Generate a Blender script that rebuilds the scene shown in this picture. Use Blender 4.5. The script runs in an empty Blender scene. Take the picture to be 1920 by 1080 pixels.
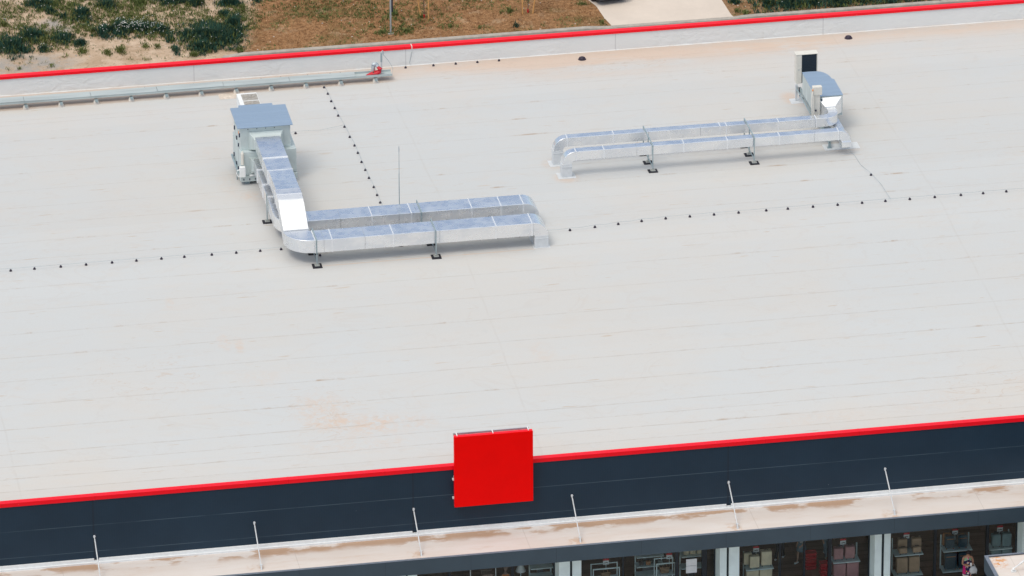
import bpy, bmesh, math, random
from mathutils import Vector, Matrix
R = math.radians
PI = math.pi
random.seed(7)
SC = bpy.context.scene
COL = SC.collection

# ------------------------------------------------------------------ camera
cam_d = bpy.data.cameras.new('camera')
cam = bpy.data.objects.new('camera', cam_d)
COL.objects.link(cam)
SC.camera = cam
F_PX, PITCH, YAW, ROLL = 13091.0, R(24.785), R(10.15), R(-0.311)
fw = Vector((math.sin(YAW)*math.cos(PITCH), math.cos(YAW)*math.cos(PITCH), -math.sin(PITCH)))
rt = Vector((math.cos(YAW), -math.sin(YAW), 0))
up = rt.cross(fw)
c_, s_ = math.cos(ROLL), math.sin(ROLL)
r2 = rt*c_ + up*s_
u2 = rt*(-s_) + up*c_
m = Matrix((r2, u2, -fw)).transposed().to_4x4()
m.translation = Vector((-48.398, -254.479, 133.402))
cam.matrix_world = m
cam_d.sensor_width = 36.0
cam_d.lens = F_PX/1920*36.0
cam_d.clip_start = 1.0
cam_d.clip_end = 4000.0

# ------------------------------------------------------------------ light
SUN_EL, SUN_AZ = R(60), R(232)          # azimuth clockwise from +Y
w = bpy.data.worlds.new('World')
SC.world = w
w.use_nodes = True
nt = w.node_tree
nt.nodes.clear()
wo = nt.nodes.new('ShaderNodeOutputWorld')
bg = nt.nodes.new('ShaderNodeBackground')
sky = nt.nodes.new('ShaderNodeTexSky')
sky.sky_type = 'NISHITA'
sky.sun_disc = False
sky.sun_elevation = SUN_EL
sky.sun_rotation = SUN_AZ
sky.air_density = 1.0
sky.dust_density = 1.6
sky.ozone_density = 1.0
bg.inputs['Strength'].default_value = 0.12
# thin high cloud over the clear sky, thicker overhead than low down behind the store
wtc = nt.nodes.new('ShaderNodeTexCoord')
wsp = nt.nodes.new('ShaderNodeSeparateXYZ'); nt.links.new(wtc.outputs['Generated'], wsp.inputs[0])
wns = nt.nodes.new('ShaderNodeTexNoise'); wns.inputs['Scale'].default_value = 2.2; wns.inputs['Detail'].default_value = 6
nt.links.new(wtc.outputs['Generated'], wns.inputs['Vector'])
wmr = nt.nodes.new('ShaderNodeMapRange'); nt.links.new(wsp.outputs[2], wmr.inputs[0])
wmr.inputs[1].default_value = .50; wmr.inputs[2].default_value = .92; wmr.inputs[3].default_value = .03; wmr.inputs[4].default_value = .95
wmu = nt.nodes.new('ShaderNodeMath'); wmu.operation = 'MULTIPLY_ADD'; wmu.inputs[1].default_value = .5
wmu.use_clamp = True
nt.links.new(wns.outputs['Fac'], wmu.inputs[0])
wsb = nt.nodes.new('ShaderNodeMath'); wsb.operation = 'SUBTRACT'; wsb.inputs[1].default_value = .25
nt.links.new(wmr.outputs[0], wsb.inputs[0]); nt.links.new(wsb.outputs[0], wmu.inputs[2])
wmx = nt.nodes.new('ShaderNodeMix'); wmx.data_type = 'RGBA'
nt.links.new(wmu.outputs[0], wmx.inputs[0]); nt.links.new(sky.outputs[0], wmx.inputs[6])
wmx.inputs[7].default_value = (9.8, 9.45, 8.75, 1)
nt.links.new(wmx.outputs[2], bg.inputs['Color'])
nt.links.new(bg.outputs[0], wo.inputs['Surface'])
sd = bpy.data.lights.new('sun', 'SUN')
sd.energy = 1.05
sd.angle = R(22)
sd.color = (1.0, 0.94, 0.85)
so = bpy.data.objects.new('sun', sd)
COL.objects.link(so)
dirv = Vector((math.sin(SUN_AZ)*math.cos(SUN_EL), math.cos(SUN_AZ)*math.cos(SUN_EL), math.sin(SUN_EL)))
so.rotation_euler = dirv.to_track_quat('Z', 'Y').to_euler()
so.location = (-20, -20, 60)
vs = SC.view_settings
vs.view_transform = 'Standard'
vs.look = 'None'
vs.gamma = 1.0
vs.exposure = 0.35
SC.cycles.max_bounces = 6
SC.cycles.transparent_max_bounces = 12

# ------------------------------------------------------------------ helpers
TANF, TANB = math.tan(R(2.67)), math.tan(R(2.76))
RIDGE_Y, RIDGE_Z, BACK_Y = 21.211, 6.8395, 42.924
GZ = -1.2
def roof_z(y):
    return RIDGE_Z - (RIDGE_Y-y)*TANF if y < RIDGE_Y else RIDGE_Z - (y-RIDGE_Y)*TANB

class MB:
    def __init__(s): s.v = []; s.f = []; s.mi = []; s.cur = 0
    def add(s, vs_, fs):
        n = len(s.v); s.v += [tuple(p) for p in vs_]
        for f in fs: s.f.append(tuple(i+n for i in f)); s.mi.append(s.cur)
        return s
    def box(s, x0, x1, y0, y1, z0, z1):
        return s.add([(x0,y0,z0),(x1,y0,z0),(x1,y1,z0),(x0,y1,z0),(x0,y0,z1),(x1,y0,z1),(x1,y1,z1),(x0,y1,z1)],
                     [(3,2,1,0),(4,5,6,7),(0,1,5,4),(1,2,6,5),(2,3,7,6),(3,0,4,7)])
    def loft(s, rings, cap=True, closed=False):
        n = len(rings[0]); vs_ = [p for r in rings for p in r]; fs = []
        for i in range(len(rings)-1):
            for j in range(n):
                k = (j+1) % n
                fs.append((i*n+j, i*n+k, (i+1)*n+k, (i+1)*n+j))
        if cap:
            fs.append(tuple(range(n))[::-1]); fs.append(tuple((len(rings)-1)*n+j for j in range(n)))
        return s.add(vs_, fs)
    def tube(s, pts, r, n=8, cap=True):
        pts = [Vector(p) for p in pts]; rings = []
        rr = r if isinstance(r, (list, tuple)) else [r]*len(pts)
        for i, p in enumerate(pts):
            a = pts[max(i-1, 0)]; b = pts[min(i+1, len(pts)-1)]
            d = (b-a).normalized()
            h = Vector((0,0,1)) if abs(d.z) < .9 else Vector((1,0,0))
            u = d.cross(h).normalized(); v = u.cross(d).normalized()
            rings.append([p + (u*math.cos(2*PI*k/n) + v*math.sin(2*PI*k/n))*rr[i] for k in range(n)])
        return s.loft(rings, cap)
    def prism(s, poly, z0, z1):
        n = len(poly)
        return s.add([(x,y,z0) for x,y in poly]+[(x,y,z1) for x,y in poly],
                     [tuple(range(n))[::-1], tuple(range(n, 2*n))]+[(i,(i+1)%n,(i+1)%n+n,i+n) for i in range(n)])
    def lathe(s, cx, cy, prof, n=16):
        return s.loft([[(cx+r*math.cos(2*PI*k/n), cy+r*math.sin(2*PI*k/n), z) for k in range(n)] for r, z in prof])

def build(name, mb, mats, parent=None, bevel=0, smooth=None, seg=2, fix=True):
    me = bpy.data.meshes.new(name)
    me.from_pydata(mb.v, [], mb.f)
    mats = mats if isinstance(mats, (list, tuple)) else [mats]
    for mm in mats: me.materials.append(mm)
    if len(mats) > 1:
        me.polygons.foreach_set('material_index', mb.mi)
    if fix and len(mb.f) < 20000:
        bm = bmesh.new(); bm.from_mesh(me); bmesh.ops.recalc_face_normals(bm, faces=bm.faces); bm.to_mesh(me); bm.free()
    if smooth is not None:
        me.polygons.foreach_set('use_smooth', [True]*len(me.polygons))
        me.set_sharp_from_angle(angle=R(smooth))
    me.update()
    o = bpy.data.objects.new(name, me)
    COL.objects.link(o)
    if parent is not None:
        o.parent = parent
        off = parent.get('_o')
        if off is not None: o.location = (-off[0], -off[1], -off[2])
    if bevel:
        b = o.modifiers.new('bevel', 'BEVEL'); b.width = bevel; b.segments = seg; b.limit_method = 'ANGLE'; b.angle_limit = R(35)
    return o

def tag(o, label=None, cat=None, group=None, kind=None):
    if label: o['label'] = label
    if cat: o['category'] = cat
    if group: o['group'] = group
    if kind: o['kind'] = kind
    return o

ROOTS = []
def thing(name, loc, label, cat, group=None):
    o = bpy.data.objects.new(name, None)
    o.empty_display_size = .2
    COL.objects.link(o); o.location = loc; o['_o'] = tuple(loc)
    ROOTS.append(o)
    return tag(o, label, cat, group)

def dup(root, loc, rz=0, label=None, group=None):
    r = root.copy(); COL.objects.link(r); r.location = loc; r.rotation_euler = (0,0,rz)
    if label: r['label'] = label
    if group: r['group'] = group
    for ch in list(root.children):
        c = ch.copy(); COL.objects.link(c); c.parent = r
        for g in list(ch.children):
            d = g.copy(); COL.objects.link(d); d.parent = c
    return r

# ------------------------------------------------------------------ materials
class N:
    """small node helper"""
    def __init__(s, name):
        s.m = bpy.data.materials.new(name); s.m.use_nodes = True
        s.t = s.m.node_tree; s.n = s.t.nodes; s.b = s.n['Principled BSDF']; s.out = s.n['Material Output']
        tc = s.n.new('ShaderNodeTexCoord'); s.co = tc.outputs['Object']
        sp = s.n.new('ShaderNodeSeparateXYZ'); s.t.links.new(s.co, sp.inputs[0])
        s.x, s.y, s.z = sp.outputs
    def L(s, a, b): s.t.links.new(a, b)
    def _set(s, inp, v):
        if isinstance(v, bpy.types.NodeSocket): s.L(v, inp)
        else: inp.default_value = v
    def math(s, op, a, b=None, c=None, clamp=False):
        n = s.n.new('ShaderNodeMath'); n.operation = op; n.use_clamp = clamp
        s._set(n.inputs[0], a)
        if b is not None: s._set(n.inputs[1], b)
        if c is not None: s._set(n.inputs[2], c)
        return n.outputs[0]
    def comb(s, x, y, z):
        n = s.n.new('ShaderNodeCombineXYZ'); s._set(n.inputs[0], x); s._set(n.inputs[1], y); s._set(n.inputs[2], z); return n.outputs[0]
    def noise(s, scale, det=3, rough=.55, co=None, stretch=None, dist=0):
        n = s.n.new('ShaderNodeTexNoise'); n.inputs['Scale'].default_value = scale; n.inputs['Detail'].default_value = det
        n.inputs['Roughness'].default_value = rough; n.inputs['Distortion'].default_value = dist
        c = co or s.co
        if stretch:
            mp = s.n.new('ShaderNodeMapping'); mp.inputs['Scale'].default_value = stretch; s.L(c, mp.inputs[0]); c = mp.outputs[0]
        s.L(c, n.inputs['Vector']); return n.outputs['Fac']
    def ramp(s, v, a, b, lo=0.0, hi=1.0, smooth=True):
        n = s.n.new('ShaderNodeMapRange'); n.interpolation_type = 'SMOOTHSTEP' if smooth else 'LINEAR'
        s._set(n.inputs[0], v); n.inputs[1].default_value = a; n.inputs[2].default_value = b
        n.inputs[3].default_value = lo; n.inputs[4].default_value = hi; return n.outputs[0]
    def mix(s, f, a, b, mode='MIX'):
        n = s.n.new('ShaderNodeMix'); n.data_type = 'RGBA'; n.blend_type = mode
        s._set(n.inputs[0], f)
        for i, v in ((6, a), (7, b)):
            if isinstance(v, bpy.types.NodeSocket): s.L(v, n.inputs[i])
            else: n.inputs[i].default_value = (*v, 1)
        return n.outputs[2]
    def col(s, v): 
        if isinstance(v, bpy.types.NodeSocket): s.L(v, s.b.inputs['Base Color'])
        else: s.b.inputs['Base Color'].default_value = (*v, 1)
    def set(s, **k):
        for a, v in k.items(): s._set(s.b.inputs[a.replace('_', ' ')], v)
    def bump(s, h, strength=.3, dist=.02):
        n = s.n.new('ShaderNodeBump'); n.inputs['Strength'].default_value = strength; n.inputs['Distance'].default_value = dist
        s.L(h, n.inputs['Height']); s.L(n.outputs[0], s.b.inputs['Normal'])

def simple(name, c, rough=.6, metal=0.0, var=.12, scale=6, bump=0, spec=.5):
    q = N(name)
    v = q.noise(scale, 4)
    q.col(q.mix(q.ramp(v, .3, .7), tuple(x*(1-var) for x in c), tuple(min(1, x*(1+var)) for x in c)))
    q.set(Roughness=rough, Metallic=metal)
    q.b.inputs['Specular IOR Level'].default_value = spec
    if bump: q.bump(q.noise(scale*6, 3), bump, .01)
    return q.m

def lineY(q, y0, w, wob=.03):
    n = q.noise(.35, 2)
    yy = q.math('ADD', q.y, q.math('MULTIPLY', q.math('SUBTRACT', n, .5), wob*2))
    return q.ramp(q.math('ABSOLUTE', q.math('SUBTRACT', yy, y0)), w*.4, w, 1, 0)

def periodic(q, coord, p, o, w, soft=1.0):
    t = q.math('ADD', q.math('DIVIDE', q.math('SUBTRACT', coord, o), p), .5)
    d = q.math('MULTIPLY', q.math('ABSOLUTE', q.math('SUBTRACT', q.math('FRACT', t), .5)), p)
    return q.ramp(d, w*.35, w, 1, 0), q.math('FLOOR', t)

def spot(q, x, y, rx, ry):
    a = q.math('POWER', q.math('DIVIDE', q.math('SUBTRACT', q.x, x), rx), 2)
    b = q.math('POWER', q.math('DIVIDE', q.math('SUBTRACT', q.y, y), ry), 2)
    return q.ramp(q.math('SQRT', q.math('ADD', a, b)), .35, 1.0, 1, 0)

def roof_material():
    q = N('roof_membrane')
    wob = q.math('MULTIPLY', q.math('SUBTRACT', q.noise(.4, 2), .5), .10)
    yy = q.math('ADD', q.y, wob)
    front = q.math('LESS_THAN', q.y, RIDGE_Y)
    l1, i1 = periodic(q, yy, 2.112, 19.49, .055)
    l2, i2 = periodic(q, yy, 2.08, 28.62, .055)
    lines = q.math('ADD', q.math('MULTIPLY', l1, front), q.math('MULTIPLY', l2, q.math('SUBTRACT', 1, front)))
    idx = q.math('ADD', q.math('MULTIPLY', i1, front), q.math('MULTIPLY', q.math('ADD', i2, 31.3), q.math('SUBTRACT', 1, front)))
    half, _ = periodic(q, yy, 2.112, 19.49+1.056, .045)
    edge = q.math('ADD', q.math('LESS_THAN', q.y, 4.6), q.math('GREATER_THAN', q.y, 39.3), clamp=True)
    lines = q.math('MAXIMUM', lines, q.math('MULTIPLY', half, edge))
    # strength varies along each seam
    along = q.noise(1.0, 3, .6, co=q.comb(q.math('MULTIPLY', q.x, .45), q.math('MULTIPLY', idx, 7.7), 0))
    dash = q.noise(1.0, 4, .7, co=q.comb(q.math('MULTIPLY', q.x, 1.5), q.math('MULTIPLY', q.y, 1.0), 3.3))
    frontw = q.ramp(q.y, 22, 0, .50, .85)
    seam = q.math('MULTIPLY', lines, q.math('MULTIPLY', q.ramp(dash, .35, .65, .25, 1), frontw))
    # dirt streak dashes at seams: thicker
    l1b, _ = periodic(q, yy, 2.112, 19.52, .11)
    l2b, _ = periodic(q, yy, 2.08, 28.65, .11)
    thick = q.math('ADD', q.math('MULTIPLY', l1b, front), q.math('MULTIPLY', l2b, q.math('SUBTRACT', 1, front)))
    streak = q.math('MULTIPLY', thick, q.math('MULTIPLY', q.ramp(along, .56, .70), q.ramp(dash, .44, .62)))
    # cross joints
    xj = q.math('ADD', q.x, q.math('MULTIPLY', q.math('SUBTRACT', q.noise(.25, 2, co=q.comb(0, q.y, 9)), .5), .25))
    cj, _ = periodic(q, xj, 21.68, -1.45, .06)
    stag = q.noise(.7, 4, .6)
    cj = q.math('MULTIPLY', cj, q.ramp(stag, .35, .6, .15, .6))
    pale = (.544, .553, .548); warm = (.574, .541, .498); tan = (.60, .435, .32); brown = (.36, .24, .15)
    # strip tone
    wn = q.n.new('ShaderNodeTexWhiteNoise'); wn.noise_dimensions = '1D'; q.L(idx, wn.inputs['W'])
    tone = q.math('MULTIPLY', q.math('SUBTRACT', wn.outputs['Value'], .5), .030)
    big = q.noise(.09, 4, .6)
    med = q.noise(.6, 5, .65, stretch=(.45, 1.3, 1))
    warmf = q.math('ADD', q.math('MULTIPLY', q.ramp(big, .40, .64), .60), q.math('MULTIPLY', q.ramp(q.y, 5.5, 0.3), .55), clamp=True)
    warmf = q.math('ADD', warmf, q.math('MULTIPLY', q.ramp(q.y, 36, 41), .35), clamp=True)
    warmf = q.math('MULTIPLY', warmf, q.ramp(med, .28, .62, .45, 1))
    c = q.mix(warmf, pale, warm)
    fine = q.noise(14, 5, .7)
    c = q.mix(q.ramp(fine, .3, .75, 0, .22), c, (.47, .47, .455))
    blot = q.noise(1.6, 6, .72, stretch=(.5, 1.4, 1))
    c = q.mix(q.ramp(blot, .48, .72, 0, .30), c, (.56, .50, .44))
    hsv = q.n.new('ShaderNodeHueSaturation'); q.L(c, hsv.inputs['Color']); q._set(hsv.inputs['Value'], q.math('ADD', 1.0, tone)); c = hsv.outputs[0]
    # stains with shapes of their own
    sn = q.noise(1.1, 6, .7, stretch=(.6, 1.5, 1)); sn2 = q.noise(3.2, 6, .72, dist=.6); sn3 = q.noise(.5, 4, .6, stretch=(.5, 1.5, 1))
    st = q.math('MULTIPLY', q.ramp(q.y, 40.75, 42.2), q.ramp(sn, .22, .62, .30, .80))
    def acc(a, b): return q.math('ADD', a, b, clamp=True)
    mx = q.math('MULTIPLY', q.math('MULTIPLY', spot(q, 9.0, 41.9, 9.0, 3.1), .7), q.ramp(sn3, .3, .6))
    st = acc(st, mx)
    st = acc(st, q.math('MULTIPLY', q.math('MULTIPLY', spot(q, 17.6, 41.3, 4.5, 1.4), .5), q.ramp(sn, .38, .6)))
    for x, y, rx, ry, k in ((-9.9, 6.2, 1.6, 2.2, .85), (-8.6, 4.9, 2.2, 1.2, .75), (-7.0, 4.6, 2.6, 1.1, .55), (-9.0, 3.2, 3.5, 1.2, .35),
                            (-13.0, 13.0, .42, 1.0, .75), (-12.4, 12.6, .30, .9, .7), (-14.8, 17.0, .25, .7, .6), (-12.0, 9.5, 1.2, 1.0, .35),
                            (-5.6, 24.0, .6, .9, .55), (0.2, 9.8, .8, 1.4, .35), (-3.8, 30.0, .4, .5, .2), (15.5, 2.6, 3, 1.3, .25),
                            (21.5, 3.5, 3, 1.6, .45), (10.5, 2.0, 3, .8, .3), (-9.6, 27.8, .9, .9, .6), (-10.6, 33.6, .9, .9, .35),
                            (-10.4, 29.5, .7, 2.2, .35)):
        st = acc(st, q.math('MULTIPLY', q.math('MULTIPLY', spot(q, x, y, rx, ry), k), q.ramp(sn2, .36, .68)))
    # dirt rings where water dried round the feet and curbs
    for x, y, rx, ry, k in ((4.5, 27.1, .75, .9, .75), (4.3, 28.9, .75, .9, .6), (17.45, 28.25, 1.15, .95, .55), (16.5, 34.9, .6, 1.1, .9), (16.9, 34.0, .5, .6, .35),
                            (-8.6, 41.1, .9, .9, .5)):
        st = acc(st, q.math('MULTIPLY', q.math('MULTIPLY', spot(q, x, y, rx, ry), k), q.ramp(sn2, .30, .55, .35, 1)))
    # thin brown tide line in front of the long left duct, and dashes in the open field
    tl = q.math('MULTIPLY', lineY(q, 19.33, .07, .05), q.math('MULTIPLY', q.ramp(q.x, -8.3, -7.3), q.ramp(q.x, 2.2, 1.2)))
    tl = q.math('MULTIPLY', tl, q.ramp(dash, .3, .6, .4, 1))
    tr = q.math('MULTIPLY', lineY(q, 41.12, .30, .1), q.math('MULTIPLY', q.ramp(q.x, -.6, -1.4), q.ramp(dash, .25, .6, .35, 1)))
    c = q.mix(q.math('MULTIPLY', tr, .6), c, (.50, .37, .28))
    c = q.mix(q.math('MULTIPLY', st, .62), c, tan)
    c = q.mix(q.math('MULTIPLY', seam, .50), c, (.36, .31, .26))
    c = q.mix(q.math('MULTIPLY', cj, .20), c, (.38, .33, .28))
    c = q.mix(q.math('MULTIPLY', streak, .62), c, brown)
    c = q.mix(q.math('MULTIPLY', tl, .55), c, tan)
    dd = q.noise(1.0, 2, .5, co=q.comb(q.math('MULTIPLY', q.x, .8), q.math('MULTIPLY', q.y, 6.5), 1.7))
    c = q.mix(q.math('MULTIPLY', q.ramp(dd, .70, .78), .55), c, (.45, .33, .22))
    # tide marks: thin contour rings where puddles dried
    tn = q.noise(.9, 3, .5, dist=.9, stretch=(.7, 1.5, 1))
    ring = q.ramp(q.math('ABSOLUTE', q.math('SUBTRACT', tn, .52)), .003, .014, 1, 0)
    rm = q.math('ADD', spot(q, -9.4, 6.0, 3.2, 3.4), q.math('ADD', spot(q, -16.5, 10.5, 3.5, 3), q.math('ADD', spot(q, 20, 3.5, 6, 3), spot(q, 9, 41.5, 10, 2.5))), clamp=True)
    c = q.mix(q.math('MULTIPLY', q.math('MULTIPLY', ring, rm), .45), c, (.50, .40, .32))
    ring2 = q.ramp(q.math('ABSOLUTE', q.math('SUBTRACT', q.noise(.22, 4, .5, dist=1.0, stretch=(.7, 1.5, 1)), .5)), .002, .010, 1, 0)
    c = q.mix(q.math('MULTIPLY', ring2, .12), c, (.48, .42, .37))
    # grey scuffs
    gs = q.math('MULTIPLY', q.ramp(q.noise(.33, 5, .65, dist=1.2, stretch=(.6, 1.8, 1)), .60, .75), .22)
    c = q.mix(gs, c, (.44, .46, .45))
    q.col(c)
    q.set(Roughness=.62)
    q.b.inputs['Specular IOR Level'].default_value = .35
    h = q.math('ADD', q.math('MULTIPLY', lines, .5), q.math('ADD', q.math('MULTIPLY', q.noise(.5, 3, .5), 1.4), q.math('MULTIPLY', fine, .03)))
    q.bump(h, .25, .02)
    return q.m

def parapet_material():
    q = N('parapet_membrane')
    j, _ = periodic(q, q.x, 10.0, -.15, .035)
    c = q.mix(q.ramp(q.noise(.5, 4, .6), .3, .7), (.73, .75, .735), (.76, .77, .755))
    dirt = q.math('MULTIPLY', q.ramp(q.noise(2.2, 4, .6, stretch=(1, 1, .25)), .52, .75), q.math('MULTIPLY', spot_x(q, 18.6, 2.6), .55))
    c = q.mix(dirt, c, (.50, .45, .38))
    low = q.math('MULTIPLY', q.ramp(q.z, 5.92, 5.78), q.ramp(q.noise(1.5, 4), .35, .65, .2, .8))
    c = q.mix(q.math('MULTIPLY', low, .6), c, (.66, .54, .44))
    c = q.mix(q.math('MULTIPLY', j, .45), c, (.42, .42, .42))
    q.col(c); q.set(Roughness=.5)
    wr = q.noise(1.6, 3, .5, dist=1.6, stretch=(.8, 1, 1.4))
    loc = q.ramp(q.noise(.22, 2), .40, .62)
    q.bump(q.math('ADD', q.math('MULTIPLY', wr, loc), q.math('MULTIPLY', q.noise(9, 2, stretch=(.2, 1, 1)), .05)), .5, .10)
    return q.m
def spot_x(q, x, r):
    return q.ramp(q.math('ABSOLUTE', q.math('SUBTRACT', q.x, x)), r*.3, r, 1, 0)

def foil_material():
    q = N('aluminium_foil')
    wr = q.noise(1.8, 3, .5, stretch=(.5, 1.2, 1.2))
    wr2 = q.noise(3.5, 3, .55, stretch=(.15, .8, .8))
    patch = q.noise(1.3, 3, .5, stretch=(.7, 1, 1))
    cc = q.mix(q.ramp(patch, .4, .6), (.80, .825, .86), (.90, .91, .92))
    q.col(q.mix(q.ramp(wr2, .50, .75, 0, .35), cc, (.95, .955, .96)))
    q.set(Metallic=.88, Roughness=q.ramp(q.noise(2.5, 2), .3, .7, .24, .34))
    q.bump(wr, .07, .02)
    return q.m

def galv_material(name='galvanised_steel', c=(.50, .55, .57), metal=.55, rough=.42, sv=.10):
    q = N(name)
    v = q.n.new('ShaderNodeTexVoronoi'); v.inputs['Scale'].default_value = 14; q.L(q.co, v.inputs['Vector'])
    st = q.noise(1.2, 4, .6, stretch=(.3, 3.0, .5))
    q.col(q.mix(q.ramp(st, .35, .65), tuple(x*(1-sv) for x in c), tuple(min(1, x*(1+sv)) for x in c)))
    q.set(Metallic=metal, Roughness=q.math('ADD', rough, q.math('MULTIPLY', v.outputs['Distance'], .12)))
    q.bump(q.noise(2.5, 2), .12, .03)
    return q.m

def red_material(name, c, dust=.0):
    q = N(name)
    j, _ = periodic(q, q.x, 4.0, -.2, .014)
    f = q.ramp(q.noise(1.3, 4, .6), .3, .8)
    cc = q.mix(f, tuple(x*.94 for x in c), c)
    cc = q.mix(q.math('MULTIPLY', j, .35 if dust else 0), cc, tuple(x*.45 for x in c))
    sp = q.math('MULTIPLY', q.ramp(q.noise(22, 2, .5), .76, .80), dust)
    cc = q.mix(sp, cc, (.7, .6, .5))
    q.col(cc); q.set(Roughness=.38)
    q.b.inputs['Specular IOR Level'].default_value = .5
    return q.m

def dark_wall_material():
    q = N('slate_cladding')
    # cassette joints as pale hairlines, vertical expansion strips, small scratches
    h1 = q.ramp(q.math('ABSOLUTE', q.math('SUBTRACT', q.z, 4.865)), .008, .020, 1, 0)
    h2 = q.ramp(q.math('ABSOLUTE', q.math('SUBTRACT', q.z, 3.665)), .008, .020, 1, 0)
    hl = q.math('ADD', h1, h2)
    ribs, _ = periodic(q, q.x, .10, 0, .03)
    vj, _ = periodic(q, q.x, 13.27, -7.03, .045)
    c = q.mix(q.ramp(q.noise(.35, 4, .6), .3, .7), (.0022, .0205, .042), (.0045, .026, .051))
    c = q.mix(q.math('MULTIPLY', ribs, .12), c, (.02, .036, .055))
    c = q.mix(q.math('MULTIPLY', hl, q.ramp(q.noise(.5, 3), .3, .6, .05, .28)), c, (.16, .23, .27))
    c = q.mix(q.math('MULTIPLY', vj, .55), c, (.004, .009, .018))
    sp = q.ramp(q.noise(9, 2, .5), .80, .82)
    c = q.mix(q.math('MULTIPLY', sp, .6), c, (.4, .45, .47))
    q.col(c); q.set(Roughness=.50, Metallic=.0)
    q.b.inputs['Specular IOR Level'].default_value = .42
    q.bump(q.math('ADD', q.noise(.8, 2), q.math('MULTIPLY', ribs, -.06)), .10, .03)
    return q.m

def fascia_material(name='fascia_panel', c=(.040, .066, .088), ax='x', off=-1.46):
    q = N(name)
    j, _ = periodic(q, q.x if ax == 'x' else q.y, 3.57, off, .016)
    f = q.noise(.5, 4, .6)
    cc = q.mix(q.ramp(f, .3, .7), tuple(x*.92 for x in c), tuple(x*1.1 for x in c))
    cc = q.mix(q.math('MULTIPLY', j, .5), cc, tuple(x*.35 for x in c))
    q.col(cc); q.set(Roughness=.55); return q.m

def canopy_material():
    q = N('canopy_membrane')
    base = q.mix(q.ramp(q.noise(.7, 5, .6, stretch=(.4, 1.6, 1)), .3, .7), (.66, .585, .53), (.70, .65, .61))
    s1 = q.noise(.75, 5, .6, stretch=(.55, 1.1, 1))
    near = q.ramp(q.math('ADD', q.y, q.math('MULTIPLY', q.math('SUBTRACT', q.noise(.8, 3), .5), .8)), -.95, -.45)
    st = q.math('MULTIPLY', q.ramp(s1, .46, .54), near)
    c = q.mix(q.math('MULTIPLY', st, .90), base, (.44, .27, .165))
    s2 = q.noise(1.7, 6, .7, stretch=(.4, 2, 1))
    c = q.mix(q.math('MULTIPLY', q.ramp(s2, .5, .75), .38), c, (.56, .40, .29))
    rod = q.math('MULTIPLY', periodic(q, q.x, 6.655, -7.2, .45)[0], q.math('MULTIPLY', q.ramp(q.y, -1.2, -1.7), q.ramp(q.noise(3, 4), .42, .6)))
    c = q.mix(q.math('MULTIPLY', rod, .6), c, (.55, .36, .23))
    orust = q.math('MULTIPLY', spot(q, 16.15, -6.85, .45, .8), q.ramp(q.noise(4.5, 5, .7), .44, .60))
    c = q.mix(orust, c, (.62, .26, .06))
    jt, _ = periodic(q, q.x, 9.6, -2.5, .025)
    c = q.mix(q.math('MULTIPLY', jt, .3), c, (.4, .35, .3))
    q.col(c); q.set(Roughness=.65); q.bump(q.noise(1.2, 4), .2, .03); return q.m

def ground_material():
    q = N('soil')
    border = q.math('ADD', q.math('MULTIPLY', q.math('SUBTRACT', q.y, 62.6), .24), -5.05)
    side = q.math('SUBTRACT', q.x, border)
    n1 = q.noise(.9, 6, .7); n2 = q.noise(4.5, 6, .75); n3 = q.noise(.28, 4, .6); n4 = q.noise(22, 4, .8)
    right = q.ramp(q.math('ADD', side, q.math('MULTIPLY', q.math('SUBTRACT', n1, .5), 1.4)), -.5, .5)
    sand = q.mix(q.ramp(n1, .35, .65), (.52, .375, .255), (.70, .54, .40))
    sand = q.mix(q.math('MULTIPLY', q.ramp(n2, .52, .66), .7), sand, (.30, .20, .12))
    gsand = q.math('MULTIPLY', q.math('ADD', spot(q, -15.8, 62.9, 3.4, 1.7), spot(q, -13.9, 67.6, 1.4, 1.4), clamp=True), q.ramp(n1, .35, .6))
    sand = q.mix(q.math('MULTIPLY', gsand, .8), sand, (.37, .36, .34))
    brown = q.mix(q.ramp(n2, .3, .7), (.23, .115, .05), (.46, .255, .125))
    brown = q.mix(q.math('MULTIPLY', q.ramp(n1, .52, .68), .7), brown, (.50, .35, .22))
    brown = q.mix(q.math('MULTIPLY', q.ramp(n3, .50, .66), q.ramp(n2, .38, .58)), brown, (.10, .095, .03))
    c = q.mix(right, sand, brown)
    far = q.math('GREATER_THAN', side, 23.2)
    c = q.mix(q.math('MULTIPLY', far, .5), c, (.30, .20, .12))
    c = q.mix(q.math('MULTIPLY', q.ramp(n4, .62, .72), .7), c, (.09, .05, .025))
    c = q.mix(q.math('MULTIPLY', q.ramp(n4, .36, .28), .45), c, (.60, .45, .32))
    q.col(c); q.set(Roughness=.95); q.b.inputs['Specular IOR Level'].default_value = .1
    q.bump(q.math('ADD', n2, q.math('MULTIPLY', n4, .6)), .9, .10); return q.m

def concrete(name, c=(.60, .53, .46), var=.08, sc=1.5):
    q = N(name)
    f = q.noise(sc, 6, .65); g = q.noise(25, 3, .7)
    cc = q.mix(q.ramp(f, .3, .7), tuple(x*(1-var) for x in c), tuple(x*(1+var) for x in c))
    cc = q.mix(q.ramp(g, .55, .75, 0, .25), cc, tuple(x*.6 for x in c))
    q.col(cc); q.set(Roughness=.85); q.bump(g, .2, .01); return q.m

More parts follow.
